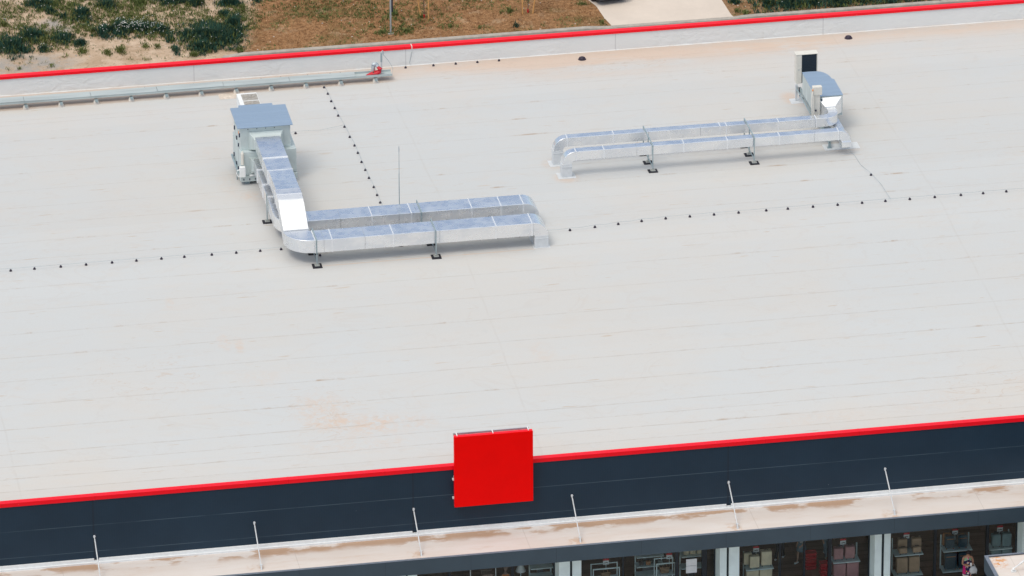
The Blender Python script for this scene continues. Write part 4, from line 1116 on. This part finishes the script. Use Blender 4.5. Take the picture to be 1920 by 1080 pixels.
# ------------------------------------------------------------------ people
SKIN = simple('skin', (.52, .27, .17), .55, var=.05); SKIN2 = simple('fair_skin', (.58, .34, .24), .55, var=.05)
HAIR = simple('dark_hair', (.02, .011, .010), .55, var=.3, scale=30)
def person(loc, label, joints, skin, hair=HAIR, face=(0, -1, 0), scale=1.0):
    """joints: dict of joint positions (local, feet at z=0) - one continuous skinned body"""
    t = thing('person', loc, label, 'person', None)
    t['_o'] = (0, 0, 0)
    J = {k: Vector(v)*scale for k, v in joints.items()}
    verts = []; edges = []; rad = []
    idx = {}
    def v(name, p, r):
        idx[name] = len(verts); verts.append(tuple(p)); rad.append(r*scale); return idx[name]
    def e(a, b): edges.append((idx[a], idx[b]))
    v('pelvis', J['pelvis'], .125); v('waist', J['waist'], .105); v('chest', J['chest'], .125); v('neckb', J['neckb'], .06)
    v('neck', J['neck'], .048); v('jaw', J['jaw'], .062); v('head', J['head'], .088); v('crown', J['crown'], .060)
    for a, b in (('pelvis','waist'),('waist','chest'),('chest','neckb'),('neckb','neck'),('neck','jaw'),('jaw','head'),('head','crown')): e(a, b)
    for s in 'LR':
        v('sh'+s, J['sh'+s], .055); v('el'+s, J['el'+s], .040); v('wr'+s, J['wr'+s], .026); v('pa'+s, J['pa'+s], .030)
        e('neckb', 'sh'+s); e('sh'+s, 'el'+s); e('el'+s, 'wr'+s); e('wr'+s, 'pa'+s)
        v('hp'+s, J['hp'+s], .095); v('kn'+s, J['kn'+s], .058); v('an'+s, J['an'+s], .036); v('toe'+s, J['toe'+s], .030)
        e('pelvis', 'hp'+s); e('hp'+s, 'kn'+s); e('kn'+s, 'an'+s); e('an'+s, 'toe'+s)
        d = (J['pa'+s]-J['wr'+s]).normalized(); side = d.cross(Vector((0, 1, .2))).normalized()
        curl = Vector((0, .35, -.5))
        for k, (off, ln) in enumerate(((-.030, .062), (-.010, .072), (.010, .068), (.030, .052))):
            a = J['pa'+s] + side*off + d*.030
            v('f%s%da' % (s, k), a, .010); v('f%s%db' % (s, k), a+(d+curl*.3)*ln*.5, .009); v('f%s%dc' % (s, k), a+(d+curl*.8)*ln, .007)
            e('pa'+s, 'f%s%da' % (s, k)); e('f%s%da' % (s, k), 'f%s%db' % (s, k)); e('f%s%db' % (s, k), 'f%s%dc' % (s, k))
        a = J['wr'+s]+d*.03+side*.028
        v('t%sa' % s, a, .011); v('t%sb' % s, a+d*.04+side*.03, .009); e('wr'+s, 't%sa' % s); e('t%sa' % s, 't%sb' % s)
    me = bpy.data.meshes.new('body'); me.from_pydata(verts, edges, []); me.materials.append(skin)
    o = bpy.data.objects.new('body', me); COL.objects.link(o); o.parent = t
    sk = o.modifiers.new('skin', 'SKIN'); sk.use_smooth_shade = True
    bpy.context.view_layer.objects.active = o
    # skin layer is created with the modifier
    lay = me.skin_vertices[0] if len(me.skin_vertices) else None
    if lay is None:
        bm = bmesh.new(); bm.from_mesh(me); bm.verts.layers.skin.verify(); bm.to_mesh(me); bm.free(); lay = me.skin_vertices[0]
    for i, r_ in enumerate(rad):
        lay.data[i].radius = (r_, r_)
        lay.data[i].use_root = (i == 0)
    ss = o.modifiers.new('smooth', 'SUBSURF'); ss.levels = 1; ss.render_levels = 1
    # face: nose, eyes, ears as small raised features
    f = Vector(face).normalized(); rr = f.cross(Vector((0,0,1))).normalized(); u = rr.cross(f)
    h = J['head']
    mb = MB().tube([h+f*.080-u*.005, h+f*.105-u*.035], [.010, .015], 6)
    build('nose', mb, skin, t, smooth=60).location = (0,0,0)
    for k in (-1, 1):
        build('eye', MB().box(*[q for c in (0,1,2) for q in sorted(((h+f*.085+rr*(.032*k-.011))[c], (h+f*.092+rr*(.032*k+.011)+u*.010)[c]))]), HAIR, t).location = (0,0,0)
        build('ear', MB().tube([h+rr*.088*k-u*.02, h+rr*.092*k+u*.02], .014, 6), skin, t, smooth=60).location = (0,0,0)
    build('mouth', MB().tube([h+f*.083-u*.062-rr*.022, h+f*.088-u*.065, h+f*.083-u*.062+rr*.022], .006, 5), simple('lips', (.45,.12,.10), .5), t).location = (0,0,0)
    # hair cap: top, back and sides of the head
    rings = []
    for i in range(9):
        a = i/8*PI*.62
        ring = []
        for k in range(16):
            b = 2*PI*k/16
            dirx = rr*math.cos(b)+f*math.sin(b)
            front = max(0, math.sin(b))
            rad_ = .112*math.sin(a)*(1-.14*front*(i/8))+.002
            hh = .118*math.cos(a)+(.05*front*(i/8))
            ring.append(h-f*.012+u*.012+dirx*rad_+u*hh)
        rings.append(ring)
    build('hair', MB().loft(rings), hair, t, smooth=70).location = (0,0,0)
    return t, J
def garment(t, name, rings, mat, n=18):
    """rings: (centre, rx, ry)"""
    rr = [[(c[0]+rx*math.cos(2*PI*k/n)*(1+.03*math.sin(5*2*PI*k/n)), c[1]+ry*math.sin(2*PI*k/n), c[2]) for k in range(n)] for c, rx, ry in rings]
    o = build(name, MB().loft(rr, cap=False), mat, t, smooth=70); o.location = (0,0,0)
    so_ = o.modifiers.new('thick', 'SOLIDIFY'); so_.thickness = .008
    return o
def sleeve(t, name, pts, rad, mat):
    o = build(name, MB().tube(pts, rad, 10), mat, t, smooth=70); o.location = (0,0,0); return o
def floral():
    q = N('floral_print')
    v = q.n.new('ShaderNodeTexVoronoi'); v.inputs['Scale'].default_value = 13; q.L(q.co, v.inputs['Vector'])
    h = q.n.new('ShaderNodeSeparateColor'); q.L(v.outputs['Color'], h.inputs[0])
    inb = q.ramp(v.outputs['Distance'], .46, .36)
    c = q.mix(q.math('GREATER_THAN', h.outputs[0], .72), (.02, .015, .07), (.80, .70, .62))
    c = q.mix(q.math('MULTIPLY', q.math('GREATER_THAN', h.outputs[1], .70), inb), c, (.85, .30, .06))
    c = q.mix(q.math('MULTIPLY', q.math('GREATER_THAN', h.outputs[2], .62), inb), c, (.70, .02, .16))
    side = q.math('MULTIPLY', q.ramp(q.x, -.09, -.14), q.math('MULTIPLY', q.ramp(q.z, .62, .66), q.ramp(q.z, 1.02, .98)))
    c = q.mix(side, c, (.62, .01, .16))
    topg = q.math('MULTIPLY', q.ramp(q.z, 1.26, 1.30), q.ramp(q.math('ABSOLUTE', q.x), .03, .06))
    c = q.mix(topg, c, (.28, .50, .26))
    q.col(c); q.set(Roughness=.8); return q.m
# woman outside, looking down at a phone, bag on her arm
PX, PY = 16.42, -.62
jt = dict(pelvis=(0,0,.93), waist=(0,0,1.08), chest=(0,0,1.25), neckb=(0,0,1.41), neck=(.0,-.015,1.47), jaw=(.015,-.055,1.51), head=(.015,-.045,1.585), crown=(.01,-.02,1.65),
          shL=(-.185,0,1.37), elL=(-.235,-.04,1.09), wrL=(-.03,-.22,1.06), paL=(.03,-.24,1.09),
          shR=(.185,0,1.37), elR=(.235,-.05,1.10), wrR=(.12,-.23,1.12), paR=(.09,-.27,1.15),
          hpL=(-.09,0,.88), knL=(-.10,-.01,.48), anL=(-.10,.02,.09), toeL=(-.11,-.13,.035), hpR=(.09,0,.88), knR=(.10,-.02,.48), anR=(.11,.02,.09), toeR=(.13,-.13,.035))
W, J = person((PX, PY, GZ+.012), 'woman in a colourful floral dress looking down at her phone outside the glass', jt, SKIN, face=(0, -1, -.55))
FL = floral()
garment(W, 'dress', [((0,0,1.40), .10, .07), ((0,0,1.36), .155, .095), ((0,0,1.25), .175, .125), ((0,0,1.08), .155, .115), ((0,0,.95), .19, .14), ((0,0,.70), .205, .16), ((0,0,.45), .22, .18), ((0,0,.30), .23, .19)], FL)
for s in (-1, 1): sleeve(W, 'shoe', [(s*.105, .05, .045), (s*.112, -.05, .04), (s*.12, -.14, .03)], [.04, .045, .03], M['white'])
b = thing('phone', (PX+.07, PY-.30, GZ+1.17), 'small dark phone with a pale case held at her chest by the woman', 'phone')
build('case', MB().box(PX+.03, PX+.11, PY-.33, PY-.30, GZ+1.12, GZ+1.27), M['white'], b, bevel=.008)
build('screen', MB().box(PX+.035, PX+.105, PY-.299, PY-.295, GZ+1.125, GZ+1.265), M['black'], b)
b = thing('handbag', (PX+.22, PY-.2, GZ+.78), 'slouchy white handbag hanging from the woman\'s right forearm side', 'handbag')
mb = MB(); rr = []
for i, (z, rx, ry) in enumerate(((.70,.06,.03),(.73,.13,.06),(.82,.17,.075),(.92,.16,.07),(1.0,.10,.05),(1.04,.05,.03))):
    rr.append([(PX+.20+rx*math.cos(2*PI*k/14)*(1+.07*math.sin(3*k+i)), PY-.20+ry*math.sin(2*PI*k/14), GZ+z) for k in range(14)])
build('bag_body', mb.loft(rr), M['wrap'], b, smooth=70)
build('strap', MB().tube([(PX+.12,PY-.2,GZ+1.0),(PX+.16,PY-.17,GZ+1.13),(PX+.24,PY-.17,GZ+1.12),(PX+.30,PY-.2,GZ+.98),(PX+.36,PY-.2,GZ+.80),(PX+.33,PY-.2,GZ+.66)], .012, 6), M['wrap'], b)
# shoppers inside
def walker(x, y, rz, label, top, bottom, skirt=False, hair=HAIR, bag=False):
    jt = dict(pelvis=(0,0,.93), waist=(0,0,1.08), chest=(0,-.01,1.26), neckb=(0,-.01,1.42), neck=(0,-.02,1.48), jaw=(0,-.045,1.53), head=(0,-.03,1.605), crown=(0,-.01,1.67),
          shL=(-.18,0,1.38), elL=(-.23,.06,1.12), wrL=(-.22,-.06,.90), paL=(-.21,-.10,.83), shR=(.18,0,1.38), elR=(.23,-.02,1.12), wrR=(.21,-.18,.98), paR=(.20,-.25,.95),
          hpL=(-.09,0,.88), knL=(-.10,-.12,.50), anL=(-.10,-.16,.10), toeL=(-.10,-.31,.04), hpR=(.09,0,.88), knR=(.10,.05,.48), anR=(.10,.28,.14), toeR=(.10,.18,.05))
    t, J = person((x, y, FZ), label, jt, SKIN2, hair)
    t.rotation_euler = (0, 0, rz)
    garment(t, 'top', [((0,0,1.42), .07, .06), ((0,0,1.38), .16, .10), ((0,0,1.25), .175, .125), ((0,0,1.08), .155, .115), ((0,0,.98), .165, .125)], top)
    for s in 'LR': sleeve(t, 'sleeve', [J['sh'+s], J['sh'+s]*.5+J['el'+s]*.5], [.072, .06], top)
    if skirt:
        garment(t, 'skirt', [((0,0,1.02), .155, .12), ((0,0,.90), .19, .15), ((0,-.02,.62), .24, .22)], bottom)
    else:
        garment(t, 'waistband', [((0,0,1.0), .155, .12), ((0,0,.84), .185, .14)], bottom)
        for s in 'LR': sleeve(t, 'trouser_leg', [J['hp'+s], J['kn'+s], J['an'+s]], [.105, .075, .06], bottom)
    for s in 'LR': sleeve(t, 'shoe', [J['an'+s]+Vector((0,.04,-.05)), J['toe'+s]], [.045, .038], M['white'])
    return t
DEN = simple('denim', (.20, .29, .34), .8); WHT = simple('white_cotton', (.62, .62, .60), .8); DRK = simple('dark_cotton', (.02, .025, .035), .8); ORG = simple('orange_cotton', (.62, .20, .03), .8)
walker(10.05, 2.75, R(-60), 'shopper in white top and short denim skirt walking behind the glass', WHT, DEN, True)
walker(9.22, 3.3, R(150), 'shopper in white top and dark shorts partly behind the left thin window post', WHT, DRK, False)
walker(11.18, 3.1, R(20), 'shopper in an orange top and jeans beside the rose suitcases', ORG, DEN, False)
# dressed stand in the left bay
t = thing('mannequin', (-3.0, 1.0, FZ), 'mannequin in an orange dress in the window below the red sign', 'mannequin')
mb = MB(); rr = [[(-3.0+rx*math.cos(2*PI*k/14), 1.0+ry*math.sin(2*PI*k/14), z) for k in range(14)] for z, rx, ry in ((-.45,.22,.18),(-.05,.15,.12),(.12,.12,.10),(.35,.16,.11),(.46,.14,.08),(.52,.05,.05),(.60,.045,.045))]
build('dress', mb.loft(rr[:5]), ORG, t, smooth=70)
build('torso', MB().loft(rr[4:]), M['wicker'], t, smooth=70)
build('head', MB().lathe(-3.0, 1.0, [(.03, .60), (.075, .66), (.09, .74), (.07, .82), (.02, .85)], 14), M['wicker'], t, smooth=70)
build('stand', MB().tube([(-3.0, 1.0, FZ), (-3.0, 1.0, -.45)], .02, 6), M['shelf'], t)
for s in (-1, 1): build('arm', MB().tube([(-3.0+s*.15, 1.0, .42), (-3.0+s*.22, .95, .15), (-3.0+s*.18, .85, -.1)], [.045, .035, .025], 8), M['wicker'], t, smooth=60)

# ------------------------------------------------------------------ ground cover behind the store
BLOBS = [(-16.28, 65.3, 1.17, 1.63, 1),(-15.23, 66.35, 0.78, 1.09, 1),(-14.86, 64.54, 0.42, 0.68, 0.8),(-16.43, 68.0, 0.37, 0.83, 0.6),(-14.34, 70.44, 1.0, 0.98, 0.9),(-13.94, 69.29, 0.32, 0.63, 1),(-13.36, 68.53, 0.21, 0.42, 0.8),(-12.4, 68.63, 0.58, 1.38, 1),(-11.05, 69.66, 0.66, 0.98, 0.8),(-9.43, 69.63, 1.06, 0.7, 0.7),(-13.69, 65.78, 0.71, 0.89, 0.9),(-12.99, 64.94, 0.39, 0.61, 0.8),(-12.21, 66.47, 0.18, 0.41, 0.6),(-11.68, 66.23, 0.29, 1.09, 1),(-10.7, 66.53, 0.58, 1.37, 1),(-9.68, 66.12, 0.52, 0.96, 1),(-8.78, 65.81, 0.52, 0.82, 0.9),(-8.48, 64.63, 0.26, 0.54, 0.8),(-7.61, 65.16, 0.52, 0.68, 0.9),(-6.36, 64.5, 1.57, 2.03, 1.3),(-5.09, 65.8, 0.58, 1.64, 1.2),(-7.07, 63.24, 0.78, 0.81, 1.1),(-7.54, 69.55, 1.19, 0.56, 1.2),(-6.54, 68.93, 0.53, 0.56, 1.2),(-4.94, 68.76, 0.79, 0.7, 1),(-4.38, 67.93, 0.26, 0.55, 0.7),(-5.42, 67.28, 0.37, 0.69, 0.8),(-11.83, 63.6, 0.31, 0.54, 0.6),(-11.12, 63.68, 0.31, 0.61, 0.7),(-9.82, 64.05, 0.26, 0.41, 0.6),(-9.26, 63.8, 0.21, 0.41, 0.6),(-12.98, 63.97, 0.26, 0.54, 0.7),(-8.43, 63.09, 0.23, 0.67, 0.8),(-9.99, 62.35, 0.18, 0.27, 0.5),(-16.81, 62.36, 0.13, 0.2, 0.5),(-16.36, 62.34, 0.13, 0.2, 0.5),(-14.74, 62.37, 0.26, 0.27, 0.4),(-13.92, 63.46, 0.13, 0.27, 0.4),(-9.13, 62.25, 0.21, 0.27, 0.5),(-7.59, 62.37, 0.36, 0.4, 0.7),(-5.29, 62.62, 0.26, 0.4, 0.7),(-3.58, 68.78, 0.42, 0.42, 0.8),(3.02, 65.79, 0.42, 0.83, 0.5),(1.98, 63.58, 0.78, 0.68, 0.3),(3.18, 63.49, 0.58, 0.54, 0.4),(4.29, 65.26, 0.21, 0.55, 0.5),(5.5, 63.61, 0.52, 0.41, 0.35),(6.94, 63.33, 0.47, 0.34, 0.3),(8.76, 65.1, 0.47, 0.48, 0.5),(8.75, 63.12, 0.13, 0.2, 0.9),(10.06, 62.87, 0.18, 0.2, 0.5),(12.5, 65.38, 0.53, 0.55, 0.25),(13.06, 62.64, 0.21, 0.68, 0.4),(20.13, 64.05, 0.42, 0.41, 0.8),(20.0, 62.93, 0.21, 0.41, 0.5),(20.36, 62.57, 0.26, 0.41, 0.5),(21.7, 63.45, 0.37, 0.82, 1.1),(22.66, 63.41, 0.66, 0.82, 1.1),(23.84, 63.18, 0.79, 0.75, 1.1),(25.19, 63.06, 0.79, 0.62, 1.0),(26.54, 62.95, 0.79, 0.55, 0.9),(27.89, 62.83, 0.79, 0.48, 0.8),(29.28, 62.85, 0.79, 0.55, 0.7),(30.93, 62.81, 0.79, 0.55, 0.7),(33.15, 62.82, 1.06, 0.55, 0.7)]
rnd = random.Random(11)
def leafy(mb, x, y, z, h, n, spread, wmin, wmax):
    for _ in range(n):
        a = rnd.uniform(0, 2*PI); tilt = rnd.uniform(.15, spread)
        hh = h*rnd.uniform(.5, 1.15); w_ = rnd.uniform(wmin, wmax)
        bx, by = x+rnd.gauss(0, .05), y+rnd.gauss(0, .05)
        tx, ty = bx+math.cos(a)*hh*tilt, by+math.sin(a)*hh*tilt
        px_, py_ = -math.sin(a)*w_, math.cos(a)*w_
        mx, my = (bx+tx)/2, (by+ty)/2
        mb.add([(bx, by, z), (mx+px_, my+py_, z+hh*.55), (tx, ty, z+hh), (mx-px_, my-py_, z+hh*.55)], [(0, 1, 2, 3)])
dark = MB(); mid = MB(); dry = MB(); flo = MB()
BLOBS += [(-10.8, 69.2, 3.6, 1.9, .62), (-13.6, 66.0, 1.3, 1.6, .5), (-9.4, 65.9, 1.6, 1.2, .6), (-5.2, 66.5, 1.3, 2.0, .6), (-16.2, 68.6, 1.3, 1.3, .5), (-14.2, 70.2, 2.5, 1.2, .7), (-8.0, 67.3, 3.2, 1.6, .55), (-12.0, 67.6, 2.2, 1.3, .55), (-15.5, 66.2, 1.6, 1.6, .7), (-6.6, 65.0, 1.9, 1.9, .9), (-10.5, 66.4, 1.9, 1.1, .85), (0, 68, 3.5, 2.2, .34), (3, 65, 2.5, 1.6, .34), (7.5, 67.5, 3, 1.6, .3)]
def vn(x, y):
    return (math.sin(x*2.3+y*1.1)+math.sin(x*4.7-y*3.9+1.3)*.7+math.sin(y*6.1+x*1.9+.4)*.6+math.sin(x*9.3+y*7.7)*.45)/2.75
for (x, y, rx, ry, d) in BLOBS:
    big = rx > 1.25 and d < .75
    n = int(rx*ry*PI*(95 if big else 110)*min(1.3, d+.15))
    for _ in range(n):
        a = rnd.uniform(0, 2*PI); r_ = abs(rnd.gauss(0, .58)) if not big else math.sqrt(rnd.random())*1.1
        qx, qy = x+math.cos(a)*r_*rx*1.1, y+math.sin(a)*r_*ry*1.1
        if qy < 62.28 or r_ > 1.7: continue
        v_ = vn(qx, qy)
        if v_ < -.25+ (r_-.7)*.8 and rnd.random() < .85: continue
        hd = max(.12, 1-r_*.62)
        isdark = d > .75 and r_ < 1.1 and rnd.random() < .80-r_*.35+v_*.2
        leafy(dark if isdark else mid, qx, qy, GZ, (.07+.33*hd*min(1.25, d))*rnd.uniform(.5, 1.2), 9 if isdark else 5, .8, .009, .024)
        if (-11.9 < qx < -8.6 and 65 < qy < 67.5 and rnd.random() < .09) or rnd.random() < .010:
            hz = GZ+.10+.30*hd; s_ = .020
            flo.add([(qx-s_,qy-s_,hz),(qx+s_,qy-s_,hz),(qx+s_,qy+s_,hz+.01),(qx-s_,qy+s_,hz+.01),(qx,qy-s_,hz+.03)], [(0,1,2,3),(0,1,4)])
# scattered sparse growth over the sand
for _ in range(520):
    qx, qy = rnd.uniform(-18, -4.6), rnd.uniform(62.35, 71)
    if math.sin(qx*1.7+qy)*math.cos(qy*1.3-qx*.6) < .1: continue
    leafy(mid, qx, qy, GZ, rnd.uniform(.05, .14), 4, 1.2, .010, .02)
# dry grass tufts over the brown lawn, green ones in patches
def in_drive(x, y):
    l = 13.30-(y-62.3)*.12 if y < 66 else 12.9-(y-66)*.3
    return l < x < 19.7+(.05*(y-62))
for _ in range(24000):
    qy = rnd.uniform(62.27, 72.5); qx = rnd.uniform(-5.2+(qy-62.6)*.22, 36)
    if in_drive(qx, qy): continue
    g = math.sin(qx*1.1+2)*math.cos(qy*1.7+qx*.5)+math.sin(qx*2.9-qy*1.3)*.5
    right = qx > 20.8
    if right and rnd.random() < .75:
        leafy(dark if rnd.random() < .6 else mid, qx, qy, GZ, rnd.uniform(.10, .30), 5, 1.0, .012, .03); continue
    if g+vn(qx*.7, qy)*.5 > .5 and rnd.random() < .5: leafy(mid, qx, qy, GZ, rnd.uniform(.04, .10), 4, 1.6, .012, .024)
    elif g < .4 or rnd.random() < .35: leafy(dry, qx, qy, GZ, rnd.uniform(.04, .10), 3, 2.2, .010, .022)
M['leafdark'] = leaf_material('dark_weed_leaf', (.010, .040, .034), (.055, .13, .085), (.020, .065, .050))
M['leafmid'] = leaf_material('olive_weed_leaf', (.050, .080, .022), (.24, .25, .085), (.085, .13, .035))
M['leafdry'] = leaf_material('dry_grass_blade', (.20, .10, .045), (.56, .34, .18), (.32, .18, .08))
M['flower'] = simple('pale_flower', (.70, .70, .66), .8)
tag(build('weeds', dark, M['leafdark'], fix=False), 'dark green bushy weeds in clumps on the sandy soil', 'weeds', kind='stuff')
tag(build('low_weeds', mid, M['leafmid'], fix=False), 'olive green low growth between the darker clumps', 'weeds', kind='stuff')
tag(build('dry_grass', dry, M['leafdry'], fix=False), 'short dry brown grass across the lawn', 'grass', kind='stuff')
tag(build('wild_flowers', flo, M['flower'], fix=False), 'tiny pale flowers among the weeds', 'flowers', kind='stuff')
st = MB()
for _ in range(420):
    qy = rnd.uniform(62.3, 71); qx = rnd.uniform(-18, 30)
    if in_drive(qx, qy): continue
    if qx > -4 and rnd.random() < .55: continue
    s_ = rnd.uniform(.015, .05) if rnd.random() < .96 else rnd.uniform(.06, .10)
    pts = [(qx+s_*math.cos(a+rnd.uniform(-.3,.3))*rnd.uniform(.7,1.1), qy+s_*math.sin(a)*rnd.uniform(.7,1.1)) for a in [k*PI/3 for k in range(6)]]
    st.loft([[(a, b, GZ-.01) for a, b in pts], [(qx+(a-qx)*.9, qy+(b-qy)*.9, GZ+s_*.45) for a, b in pts], [(qx+(a-qx)*.4, qy+(b-qy)*.4, GZ+s_*.75) for a, b in pts]])
tag(build('stones', st, simple('pale_stone', (.56, .50, .44), .9, var=.25, scale=3), fix=False), 'small pale stones scattered over the soil', 'stones', kind='stuff')

# lamp post, staked young trees, car
L_ = thing('lamp_post', (2.44, 63.43, GZ), 'slim galvanised lamp post standing on the dry lawn just past the kerb', 'lamp post')
build('pole', MB().tube([(2.44, 63.43, GZ), (2.44, 63.43, GZ+1.35), (2.44, 63.43, GZ+4.6)], [.045, .045, .035], 10), M['galv'], L_, smooth=50)
build('base_plate', MB().box(2.30, 2.58, 63.30, 63.56, GZ+.002, GZ+.03), M['kerb'], L_)
build('service_box', MB().box(2.46, 2.56, 63.44, 63.54, GZ+1.15, GZ+2.1), M['handle'], L_)
build('lamp_head', MB().box(2.30, 2.58, 62.9, 63.5, GZ+4.6, GZ+4.7), M['galv'], L_, bevel=.02)
def young_tree(x, y, label, seed):
    rn = random.Random(seed)
    t = thing('young_tree', (x, y, GZ), label, 'tree', 'young staked trees')
    tr = [(x+rn.uniform(-.02,.02)*k, y, GZ+k*.4) for k in range(7)]
    tr = build('trunk', MB().tube(tr, [.026-.002*k for k in range(7)], 7), M['bark'], t, smooth=60)
    build('trunk_guard', MB().tube([(x, y, GZ+.02), (x, y, GZ+.2)], .045, 8), M['redhose'], t)
    mb = MB()
    for k in range(9):
        a = k*2.4; z = GZ+1.5+k*.12
        mb.tube([(x, y, z), (x+math.cos(a)*.35, y+math.sin(a)*.35, z+.35)], [.01, .005], 5)
    build('branches', mb, M['bark'], t)
    mb = MB()
    for _ in range(900):
        v = Vector((rn.gauss(0, .28), rn.gauss(0, .28), rn.gauss(0, .45)))
        c = Vector((x, y, GZ+2.25))+v; s_ = .035
        d = Vector((rn.uniform(-1,1), rn.uniform(-1,1), rn.uniform(-1,1))).normalized()*s_; e_ = d.orthogonal().normalized()*s_*.6
        mb.add([c-d, c+e_, c+d, c-e_], [(0,1,2,3)])
    build('crown', mb, M['leafmid'], t, fix=False)
young_tree(4.41, 65.10, 'thin young tree between two orange-brown stakes beside the lamp post', 3)
young_tree(9.65, 64.80, 'thin young tree between two orange-brown stakes nearer the driveway', 5)
for (x, y, lean, lb) in ((4.26, 65.17, -.25, 'leaning pine stake, left of the tree by the lamp post'), (4.60, 64.90, .02, 'upright pine stake, right of the tree by the lamp post'),
                         (9.35, 64.63, -.02, 'upright pine stake, left of the tree near the driveway'), (9.88, 64.67, .22, 'leaning pine stake, right of the tree near the driveway')):
    s = thing('tree_stake', (x, y, GZ), lb, 'stake', 'pine tree stakes')
    build('stake', MB().tube([(x, y, GZ), (x+lean*.96, y, GZ+1.62), (x+lean, y, GZ+1.7)], [.038, .038, .015], 8), M['wood'], s, smooth=50)
# dark car on the driveway, only its near end low down enters the frame
CARP = simple('dark_car_paint', (.008, .016, .028), .25, var=.05); CARP.node_tree.nodes['Principled BSDF'].inputs['Coat Weight'].default_value = 1.0
CGL = simple('dark_car_glass', (.01, .014, .018), .08)
car = thing('parked_car', (14.0, 66.2, GZ), 'dark car on the concrete driveway at the top edge', 'car')
car['_o'] = (0, 0, 0)
prof = [(-2.1,.32),(-2.14,.55),(-2.08,.80),(-1.95,.92),(-1.0,.98),(1.15,.96),(1.95,.78),(2.12,.60),(2.10,.34),(1.75,.24),(-1.75,.24)]
rr = []
for xx, sc in ((-.86, .94), (-.80, 1.0), (0, 1.02), (.80, 1.0), (.86, .94)):
    rr.append([(xx, yy*sc, .24+(zz-.24)*(.97 if abs(xx) > .85 else 1)) for yy, zz in prof])
o = build('body', MB().loft(rr), CARP, car, bevel=.04, smooth=50, seg=3); o.location = (0,0,0)
roofp = [(-1.6,.94),(-1.1,1.38),(-.2,1.46),(.55,1.38),(1.15,.95)]
rr = [[(xx, yy*sc, .94+(zz-.94)*(1 if abs(xx) < .6 else .94)) for yy, zz in roofp] for xx, sc in ((-.74, 1), (-.58, .97), (.58, .97), (.74, 1))]
o = build('cabin', MB().loft(rr), CGL, car, bevel=.05, smooth=50, seg=3); o.location = (0,0,0)
o = build('roof_panel', MB().loft([[(xx, -1.05, 1.392), (xx, .45, 1.41), (xx, .45, 1.43), (xx, -.2, 1.485), (xx, -1.05, 1.41)] for xx in (-.56, .56)]), CARP, car, bevel=.01); o.location = (0,0,0)
for sx in (-.80, .80):
    for yy in (-1.32, 1.32):
        wl = build('wheel', MB().tube([(sx-.10, yy, .32), (sx-.09, yy, .32), (sx+.09, yy, .32), (sx+.10, yy, .32)], [.29, .32, .32, .29], 24), M['black'], car, smooth=40); wl.location = (0,0,0)
        sub('rim', MB().tube([(sx-.105 if sx < 0 else sx+.105, yy, .32), (sx-.09 if sx < 0 else sx+.09, yy, .32)], [.19, .20], 16), M['galv'], wl).location = (0,0,0)
for sx in (-.62, .62):
    o = build('tail_light', MB().box(sx-.16, sx+.16, -2.15, -2.10, .66, .80), M['redhose'], car, bevel=.02); o.location = (0,0,0)
    o = build('headlight', MB().box(sx-.18, sx+.18, 2.05, 2.12, .60, .72), M['white'], car, bevel=.02); o.location = (0,0,0)
o = build('bumper', MB().box(-.80, .80, -2.20, -2.08, .30, .50), CARP, car, bevel=.04); o.location = (0,0,0)
o = build('number_plate', MB().box(-.26, .26, -2.22, -2.205, .42, .52), M['white'], car, bevel=.005); o.location = (0,0,0)
car.location = (13.75, 67.15, GZ+.016); car.rotation_euler = (0, 0, R(8))

for o in ROOTS:
    if '_o' in o: del o['_o']
for o in list(COL.objects):
    if '_o' in o: del o['_o']
